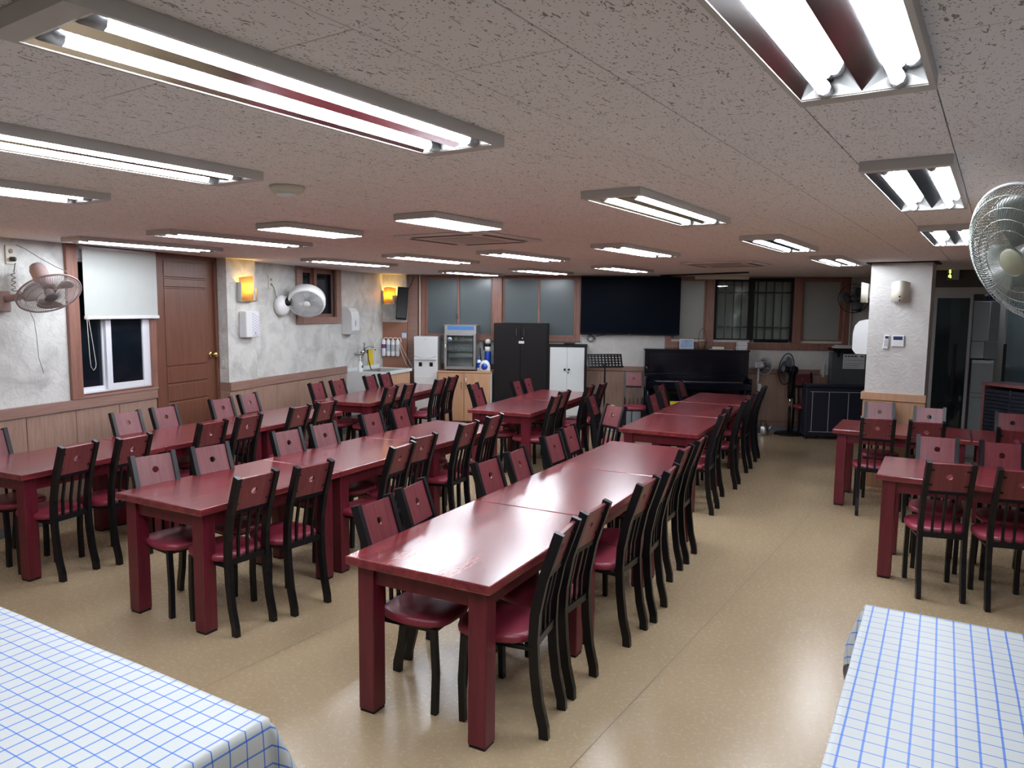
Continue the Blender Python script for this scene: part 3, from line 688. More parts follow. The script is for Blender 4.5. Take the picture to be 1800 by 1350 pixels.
# ================================================================== FANS
def orient(axis, roll=0.0): return Vector(axis).normalized().to_track_quat('Z', 'Y').to_matrix().to_4x4() @ Matrix.Rotation(roll, 4, 'Z')
def blade_mesh(R, m, span=1.35, pitch=.35, r0=.17, r1=.86):
    bm = bmesh.new(); nr, na = 6, 8; lay = []
    for dz_ in (0, .004):
        g = []
        for i in range(nr+1):
            f = i/nr; r = R*(r0+(r1-r0)*f); row = []
            sp = span*(.55+.45*sin(PI*min(1, f*1.15)*.62)); 
            for j in range(na+1):
                q = j/na; a = sp*(q-.5)*(1-.18*f*abs(2*q-1)); rr = r*(1-.10*f*(2*q-1)**2)
                row.append(bm.verts.new((rr*cos(a), rr*sin(a), R*pitch*(q-.5)*(1-.45*f)+dz_)))
            g.append(row)
        lay.append(g)
    for g in lay:
        for i in range(nr):
            for j in range(na): bm.faces.new((g[i][j], g[i+1][j], g[i+1][j+1], g[i][j+1])).smooth = True
    a, b = lay; ring = [(0, j) for j in range(na+1)]+[(i, na) for i in range(1, nr+1)]+[(nr, j) for j in range(na-1, -1, -1)]+[(i, 0) for i in range(nr-1, 0, -1)]
    for (i, j), (k, l) in zip(ring, ring[1:]+ring[:1]): bm.faces.new((a[i][j], a[k][l], b[k][l], b[i][j]))
    bmesh.ops.recalc_face_normals(bm, faces=bm.faces)
    me = bpy.data.meshes.new('blade'); bm.to_mesh(me); bm.free(); me.materials.append(M[m]); return me
def make_fan(name, label, loc, axis, R, nw=48, wire='wire', bl='fblade', mot='pink', badge='badge', wr=.0016, rings=(.45, .75), blades=3, dome=.22, base=None, wallpt=None, floorbase=False, roll=.4, spiral=0.0, mlen=.75):
    t = thing(name, label, 'fan', loc); mw = Matrix.Translation(loc) @ orient(axis, roll); t.rotation_mode = 'QUATERNION'; t.rotation_quaternion = orient(axis, roll).to_quaternion()
    for nm, sg in (('front_cage', 1), ('rear_cage', -1)):
        b = MB()
        for k in range(nw):
            a = 2*PI*k/nw; da = spiral*sg
            pts = []
            for f, z in ((.2, dome), (.5, dome*.92), (.8, dome*.68), (.95, dome*.34), (1.0, .0)):
                aa = a+da*(1-f); pts.append((R*f*cos(aa), R*f*sin(aa), sg*R*z))
            b.tube(pts, wr, 3, caps=False)
        prof = {.2: dome, .45: dome*.93, .6: dome*.87, .75: dome*.74, .9: dome*.5}
        for f in rings+((.9,) if nw > 60 else ()):
            b.tube([(R*f*cos(2*PI*k/32), R*f*sin(2*PI*k/32), sg*R*prof[f]) for k in range(32)], wr*1.3, 4, closed=True)
        b.obj(nm, wire, t)
    b = MB(); b.tube([(R*1.005*cos(2*PI*k/48), R*1.005*sin(2*PI*k/48), 0) for k in range(48)], .007 if R > .22 else .005, 6, closed=True); b.obj('rim_ring', mot if mot != 'blackp' else 'blackp', t)
    b = MB(); b.lathe([(.0, R*dome+.006), (.17*R, R*dome+.005), (.21*R, R*dome-.002), (.21*R, R*dome-.008), (0, R*dome-.009)], 24); b.obj('badge', badge, t)
    me = blade_mesh(R, bl)
    for k in range(blades): mobj('blade', me, t, None, (0, 0, 2*PI*k/blades+.5))
    b = MB(); b.lathe([(0, R*.12), (.10*R, R*.10), (.14*R, -R*.05), (.14*R, -R*.12)], 18); b.obj('hub', mot, t)
    b = MB(); b.lathe([(.20*R, -R*dome+.01), (.26*R, -R*dome-.02), (.27*R, -R*(mlen-.2)), (.22*R, -R*(mlen-.03)), (0, -R*mlen)], 22); b.obj('motor_housing', mot, t)
    inv = mw.inverted()
    if wallpt is not None:
        W, a, z = wallpt
        m0 = Vector(loc)-Vector(axis).normalized()*R*.5
        p0 = W.p(a, z, .05)
        b = MB(); b.tube([p0, p0*.5+m0*.5+Vector((0, 0, -.04)), m0], [.03, .024, .02], 8, mat=inv); b.obj('arm', mot, t)
        b = MB(); b.box(-.045, .045, -.06, 0, -.085, .085, .012, mat=inv @ Matrix.Translation(W.p(a, z-.02, .001)) @ Matrix.Rotation(W.rot, 4, 'Z')); b.obj('wall_bracket', mot, t)
    return t, mw
f1c = LW.p(4.52, 1.975, .37)
t, mw = make_fan('wall_fan', 'pinkish grey wall fan tilted down beside the roller blind', f1c, Vector((.54, -.34, -.77)), .232, nw=80, mlen=1.25, wallpt=(LW, 4.40, 1.93), dome=.2)
b = MB(); b.tube([LW.p(4.60, 1.86, .04), LW.p(4.64, 1.75, .05), LW.p(4.655, 1.6, .05), LW.p(4.66, 1.45, .05), LW.p(4.70, 1.31, .05)], .0028, 5, mat=mw.inverted()); b.obj('pull_cord', 'greycable', t)
def socket(W, a, z, off, lab, dark=True, h=.07, w=.042):
    t = thing('wall_socket', lab, 'socket', W.p(a, z, off+.0005), W.rot); box('cover_plate', 'cream', -w, w, -.012, 0, -h, h, t, .003)
    if dark:
        for zz in (-.03, .03): MB().lathe([(.018, 0), (.018, .004), (0, .004)], 14, Matrix.Translation((0, -.012, zz)) @ Matrix.Rotation(PI/2, 4, 'X')).obj('outlet', 'greyp', t)
    return t
socket(LW, 4.497, 2.285, 0, 'cream double socket above the pinkish wall fan', h=.075)
pl = thing('fan_cord', 'grey fan power cord bundled below the socket', 'cord', LW.p(4.50, 2.25, .03))
O = LW.p(4.50, 2.25, .03)
b = MB(); b.lathe([(.018, 0), (.02, .03), (.008, .045)], 10, Matrix.Rotation(LW.rot, 4, 'Z') @ Matrix.Rotation(PI/2, 4, 'X') @ Matrix.Translation((0, 0, -.015))); b.obj('plug', 'cable', pl)
pts = [LW.p(4.51, 2.22, .04)-O]+[LW.p(4.49+.022*sin(k*1.9), 2.15-.012*k, .035+.01*cos(k*1.9))-O for k in range(14)]+[LW.p(4.53, 2.0, .03)-O, LW.p(4.56, 1.97, .05)-O]
b = MB(); b.tube(pts, .0045, 5); b.obj('cable', 'greycable', pl)
pl = thing('loose_wire', 'thin grey wire running from the ceiling to the pinkish fan', 'wire', LW.p(4.55, 2.38, .01)); O = LW.p(4.55, 2.38, .01)
b = MB(); b.tube([LW.p(4.54, 2.37, .015)-O, LW.p(4.60, 2.34, .04)-O, LW.p(4.68, 2.27, .10)-O, LW.p(4.74, 2.2, .2)-O, LW.p(4.76, 2.16, .30)-O], .003, 5); b.obj('wire', 'greycable', pl)

# white circulator fan
c2 = LW.p(8.25, 1.975, .30); ax = Vector((.12, -.76, -.62)).normalized(); mw = Matrix.Translation(c2) @ orient(ax)
t = thing('circulator_fan', 'white drum-shaped wall fan beside the small high window', 'fan', c2); t.rotation_mode = 'QUATERNION'; t.rotation_quaternion = orient(ax).to_quaternion()
Rf = .235
MB().lathe([(Rf*.86, .085), (Rf*.97, .08), (Rf, .05), (Rf*.98, -.03), (Rf*.80, -.085), (Rf*.5, -.10), (0, -.10)], 40, caps=False).obj('drum', 'white', t)
b = MB()
for k in range(10): r = Rf*(.2+.066*k); b.tube([(r*cos(2*PI*i/36), r*sin(2*PI*i/36), .082-.0*k) for i in range(36)], .0022, 4, closed=True)
for k in range(48): a = 2*PI*k/48; b.tube([(Rf*.18*cos(a), Rf*.18*sin(a), .086), (Rf*.87*cos(a+.5), Rf*.87*sin(a+.5), .084)], .0018, 3)
b.obj('front_grille', 'white', t)
MB().lathe([(Rf*.18, .080), (Rf*.2, .092), (Rf*.16, .098), (0, .098)], 24).obj('badge', 'white', t)
me = blade_mesh(Rf, 'white')
for k in range(5): mobj('blade', me, t, (0, 0, .02), (0, 0, 2*PI*k/5))
MB().lathe([(.07, -.09), (.075, -.15), (.06, -.19), (0, -.195)], 24).obj('motor_housing', 'white', t)
inv = mw.inverted()
b = MB(); b.tube([LW.p(8.08, 1.93, .06), LW.p(8.09, 1.94, .12), c2-LW.n*.17-LW.u*.10+Vector((0, 0, .02))], [.05, .05, .045], 10, mat=inv); b.obj('yoke', 'blackp', t)
b = MB(); b.lathe([(.12, 0), (.135, .03), (.125, .08), (.07, .11), (0, .115)], 24, inv @ Matrix.Translation(LW.p(8.08, 1.90, .001)) @ Matrix.Rotation(LW.rot, 4, 'Z') @ Matrix.Rotation(PI/2, 4, 'X')); b.obj('wall_bracket', 'white', t)
b = MB(); b.tube([LW.p(7.91, 2.16, .02), LW.p(7.95, 2.12, .02), LW.p(7.98, 2.0, .03), LW.p(8.0, 1.94, .04), LW.p(7.96, 1.86, .04), LW.p(8.05, 2.02, .05), LW.p(8.1, 2.0, .05)], .006, 6, mat=inv); b.obj('power_cord', 'greycable', t)
socket(LW, 7.905, 2.19, 0, 'cream socket left of the white drum fan', h=.085, w=.045)

# dark wall fan in the back corner
fc = BW.p(3.97, 2.09, .25); make_fan('wall_fan', 'dark wall fan hanging in the back right corner', fc, Vector((-.25, -.95, .05)), .215, nw=36, wire='greycab', bl='greycab', mot='blackp', badge='greycab', wr=.0014, wallpt=(BW, 4.12, 2.0))
# large fan at the right edge of the picture
fc = Vector((1.765, 2.55, 2.10)); PF = Wall((-1, .0), -2.26)
class _FP:  # a point on the front pillar as the mount
    rot = -G-PI/2
    def p(s, a, z, off=0): return Vector((2.46, 2.92, z))-GW*(.2+off)+GU*a
make_fan('wall_fan', 'large grey wire-cage fan at the right edge of the picture', fc, Vector((-.92, -.12, -.40)), .25, nw=110, wire='wire2', bl='fblade2', mot='greyp', badge='badge2', wr=.0012, wallpt=(_FP(), -.05, 2.0), dome=.30, roll=.9, rings=(.2, .45, .6, .75), spiral=.45)

# ================================================================== LEFT WALL THINGS
t = thing('roller_blind', 'pale grey roller blind half drawn over the left window', 'blind', LW.p(5.125, 0, 0), LW.rot)
box('fabric', 'blind', 0, .855, -.062, -.058, 1.785, 2.40, t); box('bottom_bar', 'white', -.005, .868, -.072, -.05, 1.758, 1.79, t, .005)
b = MB(); b.lathe([(.018, 0), (.018, .855)], 14, Matrix.Translation((0, -.045, 2.395)) @ Matrix.Rotation(PI/2, 4, 'Y')); b.obj('roller', 'white', t)
b = MB(); zz = [(.0, 1.80), (.006, 1.6), (.012, 1.42), (.02, 1.335), (.045, 1.30), (.07, 1.325), (.075, 1.36), (.05, 1.55), (.025, 1.72), (.01, 1.80)]
b.tube([(x-.0, -.08, z) for x, z in zz], .003, 5); b.obj('bead_chain', 'cream', t)
def sconce(W, a, z, off, lab, lit, w=.10, h=.125, m='shade', bracket=True):
    t = thing('wall_sconce', lab, 'lamp', W.p(a, z, off+.001), W.rot)
    # bowed half-cylinder shade, open at top and bottom
    b = MB(); n = 14; top = []; 
    ring = [[], [], [], []]
    for k in range(n+1):
        x = -w+2*w*k/n; y = -.03-.075*(1-(x/w)**2); zt = h-.018*(x/w)**2*0+.02*sin(PI*k/n)
        for q, (yy, z_) in enumerate(((y, -h), (y, zt), (y+.006, zt), (y+.006, -h))): ring[q].append(b.bm.verts.new((x, yy, z_)))
    for q in range(4):
        A, B = ring[q], ring[(q+1) % 4]
        for k in range(n): b.bm.faces.new((A[k], A[k+1], B[k+1], B[k])).smooth = q in (0, 2)
    b.bm.faces.new([r[0] for r in ring]); b.bm.faces.new([r[-1] for r in ring][::-1])
    b.obj('shade', m, t)
    if bracket:
        b = MB(); b.box(w*.35, w*.9, -.03, 0, -h-.01, h*.15, .002); b.box(w*.62, w*.95, -.115, -.03, -h-.008, -h+.004, .002); b.box(w*.66, w*1.05, -.118, -.098, -h-.008, h*.1, .003); b.box(-w*1.08, -w*.98, -.06, 0, -h-.01, h*.6, .002); b.box(-w, w, -.05, 0, -h-.012, -h-.002, .002); b.obj('bracket', 'steel', t)
    else:
        b = MB(); b.box(-.03, .03, -.03, 0, -.05, .05); b.box(-.012, .012, -.1, -.03, -.06, -.04); b.obj('bracket', 'chrome', t)
        for zz in (-h*.45, -h*.85): MB().lathe([(.009, 0), (.007, .006), (0, .007)], 10, Matrix.Translation((0.0, -.105, zz)) @ Matrix.Rotation(PI/2, 4, 'X')).obj('screw', 'black', t)
    b = MB(); b.lathe([(.014, -.06), (.016, -.02)], 10, Matrix.Translation((0, -.055, 0))); b.obj('lamp_holder', 'white', t)
    b = MB(); b.lathe([(0, -.02), (.016, -.015), (.021, .01), (.016, .04), (0, .055)], 12, Matrix.Translation((0, -.055, 0))); b.obj('bulb', 'warm' if lit else 'white', t)
    return t
sconce(LW, 7.20, 2.08, .15, 'lit amber wall sconce on the left wall pillar', True, .115, .13)
sconce(BW, -3.22, 2.07, .12, 'lit amber wall sconce above the sink corner', True, .10, .125)
sconce(LW, 4.03, 2.12, .0, 'lit amber wall sconce beyond the left picture edge', True, .11, .13)
sconce(PW, -.835*PK, pz(2.09), 0, 'unlit cream wall sconce on the right pillar face', False, .088, .10, 'cream', False)
t = sconce(PW, -1.13*PK, pz(2.085), -.25, 'unlit cream wall sconce on the left flank of the right pillar', False, .088, .10, 'cream', False)
t.rotation_euler = (0, 0, PW.rot-PI/2); t.location = PW.p(-1.114*PK, pz(2.085), -.12)
t = thing('towel_dispenser', 'pale lilac striped paper towel dispenser under the pillar sconce', 'dispenser', LW.p(7.20, 1.68, .151), LW.rot)
box('case', 'white', -.10, .135, -.10, 0, -.15, .15, t, .008)
for k in range(9):
    b = MB(); z = -.13+.032*k; b.quad([(.0, -.1008, z), (.125, -.1008, z-.06 if z-.06 > -.145 else -.145), (.125, -.1008, (z-.06 if z-.06 > -.145 else -.145)+.012), (.0, -.1008, z+.012)]); b.obj('stripe', flat('lilac_stripe', (.50, .48, .62), .4) if k == 0 else 'lil', t)
    if k == 0: M['lil'] = bpy.data.materials['lilac_stripe']
box('lock', 'ink', .06, .066, -.102, -.1, -.12, -.085, t)
def roll_dispenser(loc, rz, lab, sc=1.0, badge=False):
    t = thing('towel_dispenser', lab, 'dispenser', loc, rz); w, d = .105*sc, .15*sc
    pts = [(0, -.19*sc), (-d*.75, -.19*sc), (-d, -.14*sc), (-d, .04*sc), (-d*.9, .12*sc), (-d*.6, .175*sc), (-d*.2, .19*sc), (0, .19*sc)]
    b = MB(); b.poly(pts, (-w, w), mat=Matrix(((0, 0, 1, 0), (1, 0, 0, 0), (0, 1, 0, 0), (0, 0, 0, 1)))); b.obj('case', 'white', t)
    box('sight_slot', 'ink', -.006, .006, -d-.002, -d+.002, -.08*sc, .0, t)
    MB().lathe([(.02, 0), (.02, .003), (0, .003)], 16, Matrix.Translation((0, -d*.98, -.115*sc)) @ Matrix.Rotation(PI/2, 4, 'X')).obj('badge', 'blueband' if badge else 'ink', t)
    b = MB(); b.poly([(-.05, -.19*sc), (.045, -.19*sc), (.02, -.235*sc), (-.005, -.225*sc), (-.03, -.24*sc)], (-d*.62, -d*.58), mat=Matrix(((1, 0, 0, 0), (0, 0, 1, 0), (0, 1, 0, 0), (0, 0, 0, 1)))); b.obj('paper_towel', 'paper', t)
    return t
roll_dispenser(LW.p(9.72, 1.69, .001), LW.rot, 'white paper towel dispenser left of the sink', 1.05)
roll_dispenser(PW.p(-1.114*PK, pz(1.64), -.12), PW.rot-PI/2, 'white paper towel dispenser on the right pillar flank', .98, True)
def switch(loc, rz, lab):
    t = thing('light_switch', lab, 'switch', loc, rz); box('plate', 'cream', -.035, .035, -.01, 0, -.06, .06, t, .003); box('rocker', 'white', -.015, .015, -.014, -.01, -.03, .03, t, .002)
switch(LW.p(6.905, 1.25, .085), LW.rot-PI/2, 'cream light switch on the pillar edge beside the wooden door')
switch(LW.p(10.53, 1.53, .001), LW.rot, 'cream light switch above the tap')

# sink corner
ZC = .925
t = thing('sink_cabinet', 'white and beech sink cabinet in the back left corner', 'cabinet', LW.p(9.70, 0, .0), LW.rot)
box('side_panel', 'whitelam', 0, .02, -.575, -.001, 0, ZC-.045, t); box('carcass', 'whitelam', .02, 1.0, -.555, -.04, .07, ZC-.06, t); box('toe_kick', 'darkcab', .02, 1.0, -.53, -.04, 0, .07, t)
for k, (a, b_) in enumerate(((.022, .50), (.504, .985))):
    d = box('door', 'bwood', a, b_, -.576, -.556, .08, ZC-.05, t, .002)
    hx = b_-.045 if k == 0 else a+.045
    b = MB(); b.tube([(hx, -.576, .70), (hx, -.60, .69), (hx, -.605, .62), (hx, -.60, .55), (hx, -.576, .54)], .006, 8); b.obj('handle', 'chrome', d)
t = thing('sink_counter', 'white stone counter with inset steel sink', 'counter', LW.p(9.695, 0, 0), LW.rot)
b = MB()
for x0, x1, y0, y1 in ((0, .22, -.60, -.0015), (.80, 1.02, -.60, -.0015), (.22, .80, -.60, -.53), (.22, .80, -.13, -.0015)): b.box(x0, x1, y0, y1, ZC-.044, ZC)
b.box(0, 1.02, -.022, -.0015, ZC, ZC+.05); b.obj('slab', 'whitelam', t)
b = MB(); q = [(.22, -.53), (.80, -.53), (.80, -.13), (.22, -.13)]; i_ = [(.26, -.49), (.76, -.49), (.76, -.17), (.26, -.17)]
for k in range(4):
    j = (k+1) % 4; b.quad([(*q[k], ZC+.001), (*q[j], ZC+.001), (*i_[j], ZC-.05), (*i_[k], ZC-.05)])
b.quad([(*p_, ZC-.05) for p_ in i_]); b.obj('sink_bowl', 'steel', t)
t = thing('mixer_tap', 'chrome wall-mounted mixer tap above the sink', 'tap', LW.p(10.13, 1.20, .002), LW.rot)
b = MB(); b.tube([(-.09, -.0, 0), (-.09, -.06, 0)], .022, 12); b.tube([(.09, -.0, 0), (.09, -.06, 0)], .022, 12); b.tube([(-.12, -.07, 0), (.12, -.07, 0)], .024, 12); b.obj('body', 'chrome', t)
b = MB(); b.tube([(0, -.07, 0), (0, -.09, .06), (0, -.16, .09), (0, -.24, .07), (0, -.26, .03)], .013, 10); b.obj('spout', 'chrome', t)
b = MB(); b.tube([(-.02, -.07, .02), (-.05, -.10, .13), (-.12, -.12, .14)], [.012, .011, .014], 8); b.tube([(-.12, -.07, 0), (-.19, -.07, 0)], [.012, .03], 10); b.obj('lever', 'chrome', t)
t = thing('dish_cloth', 'yellow dishcloth hanging below the tap', 'cloth', LW.p(10.12, 1.0, .17), LW.rot)
b = MB(); nx = 14
for k in range(nx):
    x0, x1 = -.075+.16*k/nx, -.075+.16*(k+1)/nx; y0, y1 = .012*sin(k*1.2), .012*sin((k+1)*1.2)
    for ya in (0, .004):
        b.quad([(x0, y0+ya, 0), (x1, y1+ya, 0), (x1*.8+.02, y1*.5+ya, .24), (x0*.8+.02, y0*.5+ya, .24)])
b.obj('cloth', 'yellow', t)
b = MB(); b.tube([(.055, .01, .235), (-.075, .01, .235)], .006, 6); b.tube([(-.075, .0, .235), (-.085, -.02, .1), (-.05, -.04, -.05), (-.02, -.05, -.07)], .007, 6); b.obj('hose_hook', 'blackp', t)
t = thing('soap_bottle', 'white pump soap bottle on the sink counter', 'bottle', LW.p(9.77, ZC+.001, .20), LW.rot)
b = MB(); b.lathe([(.0, 0), (.046, 0), (.05, .01), (.048, .09), (.036, .14), (.016, .165), (.014, .175)], 20, Matrix.Diagonal((1, .7, 1, 1))); b.obj('body', 'white', t)
b = MB(); b.lathe([(.017, .172), (.017, .195), (.006, .20), (.006, .235)], 12); b.box(-.006, .03, -.008, .008, .232, .246, .003); b.obj('pump', 'white', t); box('label', 'ink', -.022, .022, -.0365, -.034, .06, .095, t)
# water filters on the corner panel
for k, c in enumerate(('purple', 'blueband', 'greycab', 'paper')):
    t = thing('water_filter', f'{["leftmost", "second", "third", "rightmost"][k]} white water filter cartridge with {["purple", "pale blue", "grey", "pink"][k]} label band', 'filter', BW.p(-3.32+.077*k, 1.225, .17), BW.rot, 'row of four water filters')
    MB().lathe([(0, -.135), (.025, -.13), (.034, -.115), (.034, .115), (.026, .13), (.012, .14), (.012, .15), (0, .15)], 18).obj('cartridge', 'white', t)
    z0, z1 = ((.0, .065), (-.05, .06), (-.05, .06), (-.05, .06))[k]
    mm = {'purple': 'purple', 'blueband': flat('pale_blue_label', (.36, .44, .50), .5), 'greycab': flat('pale_grey_label', (.38, .40, .42), .5), 'paper': flat('pale_pink_label', (.50, .46, .46), .5)}[c]
    MB().lathe([(.0346, z0), (.0346, z1)], 18, caps=False).obj('label_band', mm, t)
    MB().tube([(0, 0, .15), (.01, 0, .165), (.035, 0, .17), (.065, 0, .165), (.074, 0, .15)] if k < 3 else [(0, 0, .15), (.02, 0, .168), (.05, .0, .165), (.06, 0, .10)], .0065, 6).obj('elbow', 'tubing', t)
    box('clip', 'whitelam', -.012, .012, .03, .048, -.02, .02, t)
t = thing('water_hose', 'thin white hoses from the filters to tap and dispenser', 'hose', BW.p(-3.35, 1.40, .17), BW.rot)
MB().tube([(0, 0, .0), (-.0, -.06, .01), (-.02, -.18, -.02), (-.035, -.28, -.10), (-.03, -.32, -.17)], .005, 6).obj('hose', 'tubing', t)
MB().tube([(.30, 0, -.08), (.36, -.02, -.2), (.46, -.04, -.38), (.54, -.05, -.5)], .004, 6).obj('hose', 'tubing', t)
MB().tube([(.29, 0, -.1), (.33, -.02, -.24), (.41, -.04, -.42), (.47, -.05, -.5)], .004, 6).obj('hose', 'tubing', t)
t = thing('wall_notice', 'small white and blue notice on the brown corner panel', 'sign', BW.p(-2.99, 1.44, .123), BW.rot)
box('card', 'paper', -.038, .038, -.004, 0, -.055, .055, t); box('header', 'blueband', -.038, .038, -.0048, -.004, .035, .055, t); box('footer', 'blueband', -.03, .03, -.0048, -.004, -.05, -.04, t)
t = thing('wall_speaker', 'black box speaker tilted beside the corner sconce', 'speaker', BW.p(-2.99, 1.95, .25), BW.rot)
t.rotation_euler = (rad(-7), rad(4), BW.rot+.25)
box('cabinet', 'blackp', -.085, .085, -.09, .09, -.255, .255, t, .008); box('grille', 'black', -.078, .078, -.096, -.09, -.245, .245, t, .004)
b = MB(); b.tube([(.06, .08, .2), (.12, .05, .32), (.16, .04, .46)], .007, 6); b.obj('cable', 'cable', t); b = MB(); b.box(-.02, .02, .09, .125, -.03, .03); b.obj('mount', 'blackp', t)
t = thing('surface_pipe', 'thin pale conduit running down beside the frosted windows', 'pipe', BW.p(-2.745, 0, .065), BW.rot)
MB().tube([(0, 0, 1.0), (0, 0, CZ-.002)], .012, 8).obj('conduit', 'cream', t)

# ================================================================== BACK WALL THINGS
def bw(name, lab, cat, a, off=0.0, z=0.0, group=None): return thing(name, lab, cat, BW.p(a, z, off), BW.rot, group)
CYX = Matrix.Rotation(PI/2, 4, 'X')      # lathe axis z -> -y
# water dispenser
t = bw('water_dispenser', 'white standing water dispenser between the sink and beech cabinet', 'dispenser', -2.578, .07)
w = .193
box('body', 'white', -w, w, -.31, 0, .03, 1.432, t, .012, 2); box('base', 'greyp', -w+.01, w-.01, -.30, -.01, 0, .03, t)
b = MB(); n = 12
for k in range(n):      # bowed upper front
    x0, x1 = -w+.01+2*(w-.01)*k/n, -w+.01+2*(w-.01)*(k+1)/n; z = lambda x: 1.14-.05*(1-(x/w)**2)
    b.quad([(x0, -.325, z(x0)), (x1, -.325, z(x1)), (x1, -.325, 1.42), (x0, -.325, 1.42)]); b.quad([(x0, -.31, z(x0)-.02), (x1, -.31, z(x1)-.02), (x1, -.325, z(x1)), (x0, -.325, z(x0))])
b.quad([(-w+.01, -.325, 1.42), (w-.01, -.325, 1.42), (w-.01, -.31, 1.425), (-w+.01, -.31, 1.425)]); b.obj('upper_front', 'white', t)
box('drip_ledge', 'white', -w+.015, w-.015, -.345, -.31, 1.065, 1.075, t, .004)
for x in (-.085, .09): box('push_lever', 'blackp', x-.027, x+.027, -.316, -.309, .955, 1.02, t, .004)
box('lower_door', 'white', -w+.008, w-.008, -.318, -.309, .08, .80, t, .006); box('brand_mark', 'ink', -.03, .025, -.3262, -.3255, 1.385, 1.388, t)
# beech cabinet
t = bw('beech_cabinet', 'low beech cabinet with two doors under the steriliser', 'cabinet', -2.36, .03)
W = .845
box('carcass', 'bwood', 0, W, -.45, 0, .1, .875, t); box('top', 'bwood', -.005, W+.005, -.475, 0, .875, .898, t, .003); box('side_panel', 'whitelam', W, W+.015, -.47, 0, 0, .875, t); box('toe_kick', 'darkcab', .01, W-.01, -.42, 0, 0, .1, t)
for k in range(2):
    d = box('door', 'bwood', .004+.4225*k, .418+.4225*k, -.47, -.45, .11, .868, t, .002); hx = .385 if k == 0 else .46
    b = MB(); b.tube([(hx, -.47, .80), (hx, -.495, .79), (hx, -.50, .71), (hx, -.495, .63), (hx, -.47, .62)], .007, 8); b.obj('handle', 'chrome', d)
# cup steriliser
t = bw('cup_steriliser', 'steel glass-door cup steriliser on the beech cabinet', 'steriliser', -2.265, .05, .9)
W, Hh, D = .505, .72, .36
b = MB(); b.box(0, .015, -D, 0, .02, Hh); b.box(W-.015, W, -D, 0, .02, Hh); b.box(.015, W-.015, -D, 0, .02, .06); b.box(.015, W-.015, -D, 0, Hh-.13, Hh-.01); b.box(.015, W-.015, -.01, 0, .06, Hh-.13); b.box(-.012, W+.012, -D-.01, .0, Hh-.01, Hh+.005, .003); b.obj('cabinet', 'steel', t)
box('control_band', 'blueband', .045, W-.04, -D-.004, -D, Hh-.075, Hh-.02, t); box('feet', 'blackp', .03, W-.03, -D+.03, -.03, 0, .02, t)
d = MB(); d.box(0, .045, -D-.03, -D-.002, .02, Hh-.125, .003); d.box(W-.045, W, -D-.03, -D-.002, .02, Hh-.125, .003); d.box(.045, W-.045, -D-.03, -D-.002, .02, .07, .003); d.box(.045, W-.045, -D-.03, -D-.002, Hh-.165, Hh-.125, .003); df = d.obj('door_frame', 'steel', t)
box('door_glass', 'glass', .045, W-.045, -D-.02, -D-.014, .07, Hh-.165, df); box('gasket', 'blackp', .04, .052, -D-.031, -D-.028, .065, Hh-.16, df); box('gasket', 'blackp', W-.052, W-.04, -D-.031, -D-.028, .065, Hh-.16, df)
b = MB(); b.tube([(.02, -D-.03, .42), (.02, -D-.055, .41), (.02, -D-.055, .31), (.02, -D-.03, .30)], .006, 6); b.obj('handle', 'chrome', df)
MB().lathe([(.035, 0), (.035, .002), (0, .002)], 18, Matrix.Translation((.085, -D-.0201, .50)) @ CYX @ Matrix.Diagonal((1, .8, 1, 1))).obj('sticker', 'white', df); MB().lathe([(.028, 0), (.028, .001), (0, .001)], 18, Matrix.Translation((.085, -D-.0222, .495)) @ CYX @ Matrix.Diagonal((1, .5, 1, 1))).obj('sticker', 'blueband', df)
for z in (.20, .305, .455):
    b = MB(); b.box(.016, W-.016, -D+.02, -.02, z, z+.004)
    b.obj('wire_shelf', 'steel', t)
for k in range(7): box('basket_wire', 'steel', .03, W-.03, -D+.01, -D+.015, .075+.017*k, .078+.017*k, t)
for k, (x, z) in enumerate(((.15, .46), (.27, .46), (.155, .31), (.245, .31), (.33, .31))):
    c = bw('cup', f'{["upper left", "upper right", "lower left", "lower middle", "lower right"][k]} white cup inside the glass-door steriliser', 'cup', -2.265+x, .05+.2, .9+z+.001, 'cups in the steriliser')
    MB().lathe([(0, 0), (.016, 0), (.02, .07), (.018, .07), (.014, .004), (0, .004)], 14).obj('cup', 'white', c)
# bottles beside the steriliser
t = bw('spray_bottle', 'tall blue bottle with white and black cap beside the steriliser', 'bottle', -1.60, .22, .9)
MB().lathe([(0, 0), (.05, 0), (.052, .01), (.052, .30), (.045, .33), (.04, .36)], 18).obj('body', 'blue', t); MB().lathe([(.052, .30), (.05, .33), (.045, .38), (.0, .38)], 18).obj('shoulder', 'white', t); MB().lathe([(.045, .38), (.055, .40), (.05, .42), (0, .42)], 16).obj('collar', 'blackp', t)
MB().lathe([(.03, .42), (.048, .44), (.045, .475), (.025, .495), (0, .50)], 16).obj('cap', 'white', t); box('side_grip', 'blackp', -.075, -.05, -.012, .012, .32, .46, t, .006)
t = bw('detergent_jug', 'white detergent jug with round blue label beside the steriliser', 'bottle', -1.62, .40, .9)
MB().lathe([(0, 0), (.085, 0), (.09, .015), (.085, .09), (.06, .15), (.03, .17), (0, .172)], 22, Matrix.Diagonal((1, .6, 1, 1))).obj('body', 'white', t); MB().lathe([(.052, 0), (.052, .002), (0, .002)], 20, Matrix.Translation((.0, -.0535, .075)) @ Matrix.Rotation(-.12, 4, 'X') @ CYX).obj('label', 'blue', t)
t = bw('detergent_bottle', 'blue and white detergent bottle between steriliser and jug', 'bottle', -1.72, .36, .9)
MB().lathe([(0, 0), (.035, 0), (.038, .01), (.036, .14), (.02, .18)], 16).obj('body', 'whitelam', t); MB().lathe([(.0395, .05), (.0385, .13)], 16, caps=False).obj('label', 'blue', t); MB().lathe([(.021, .178), (.019, .21), (0, .212)], 14).obj('cap', 'blue', t)
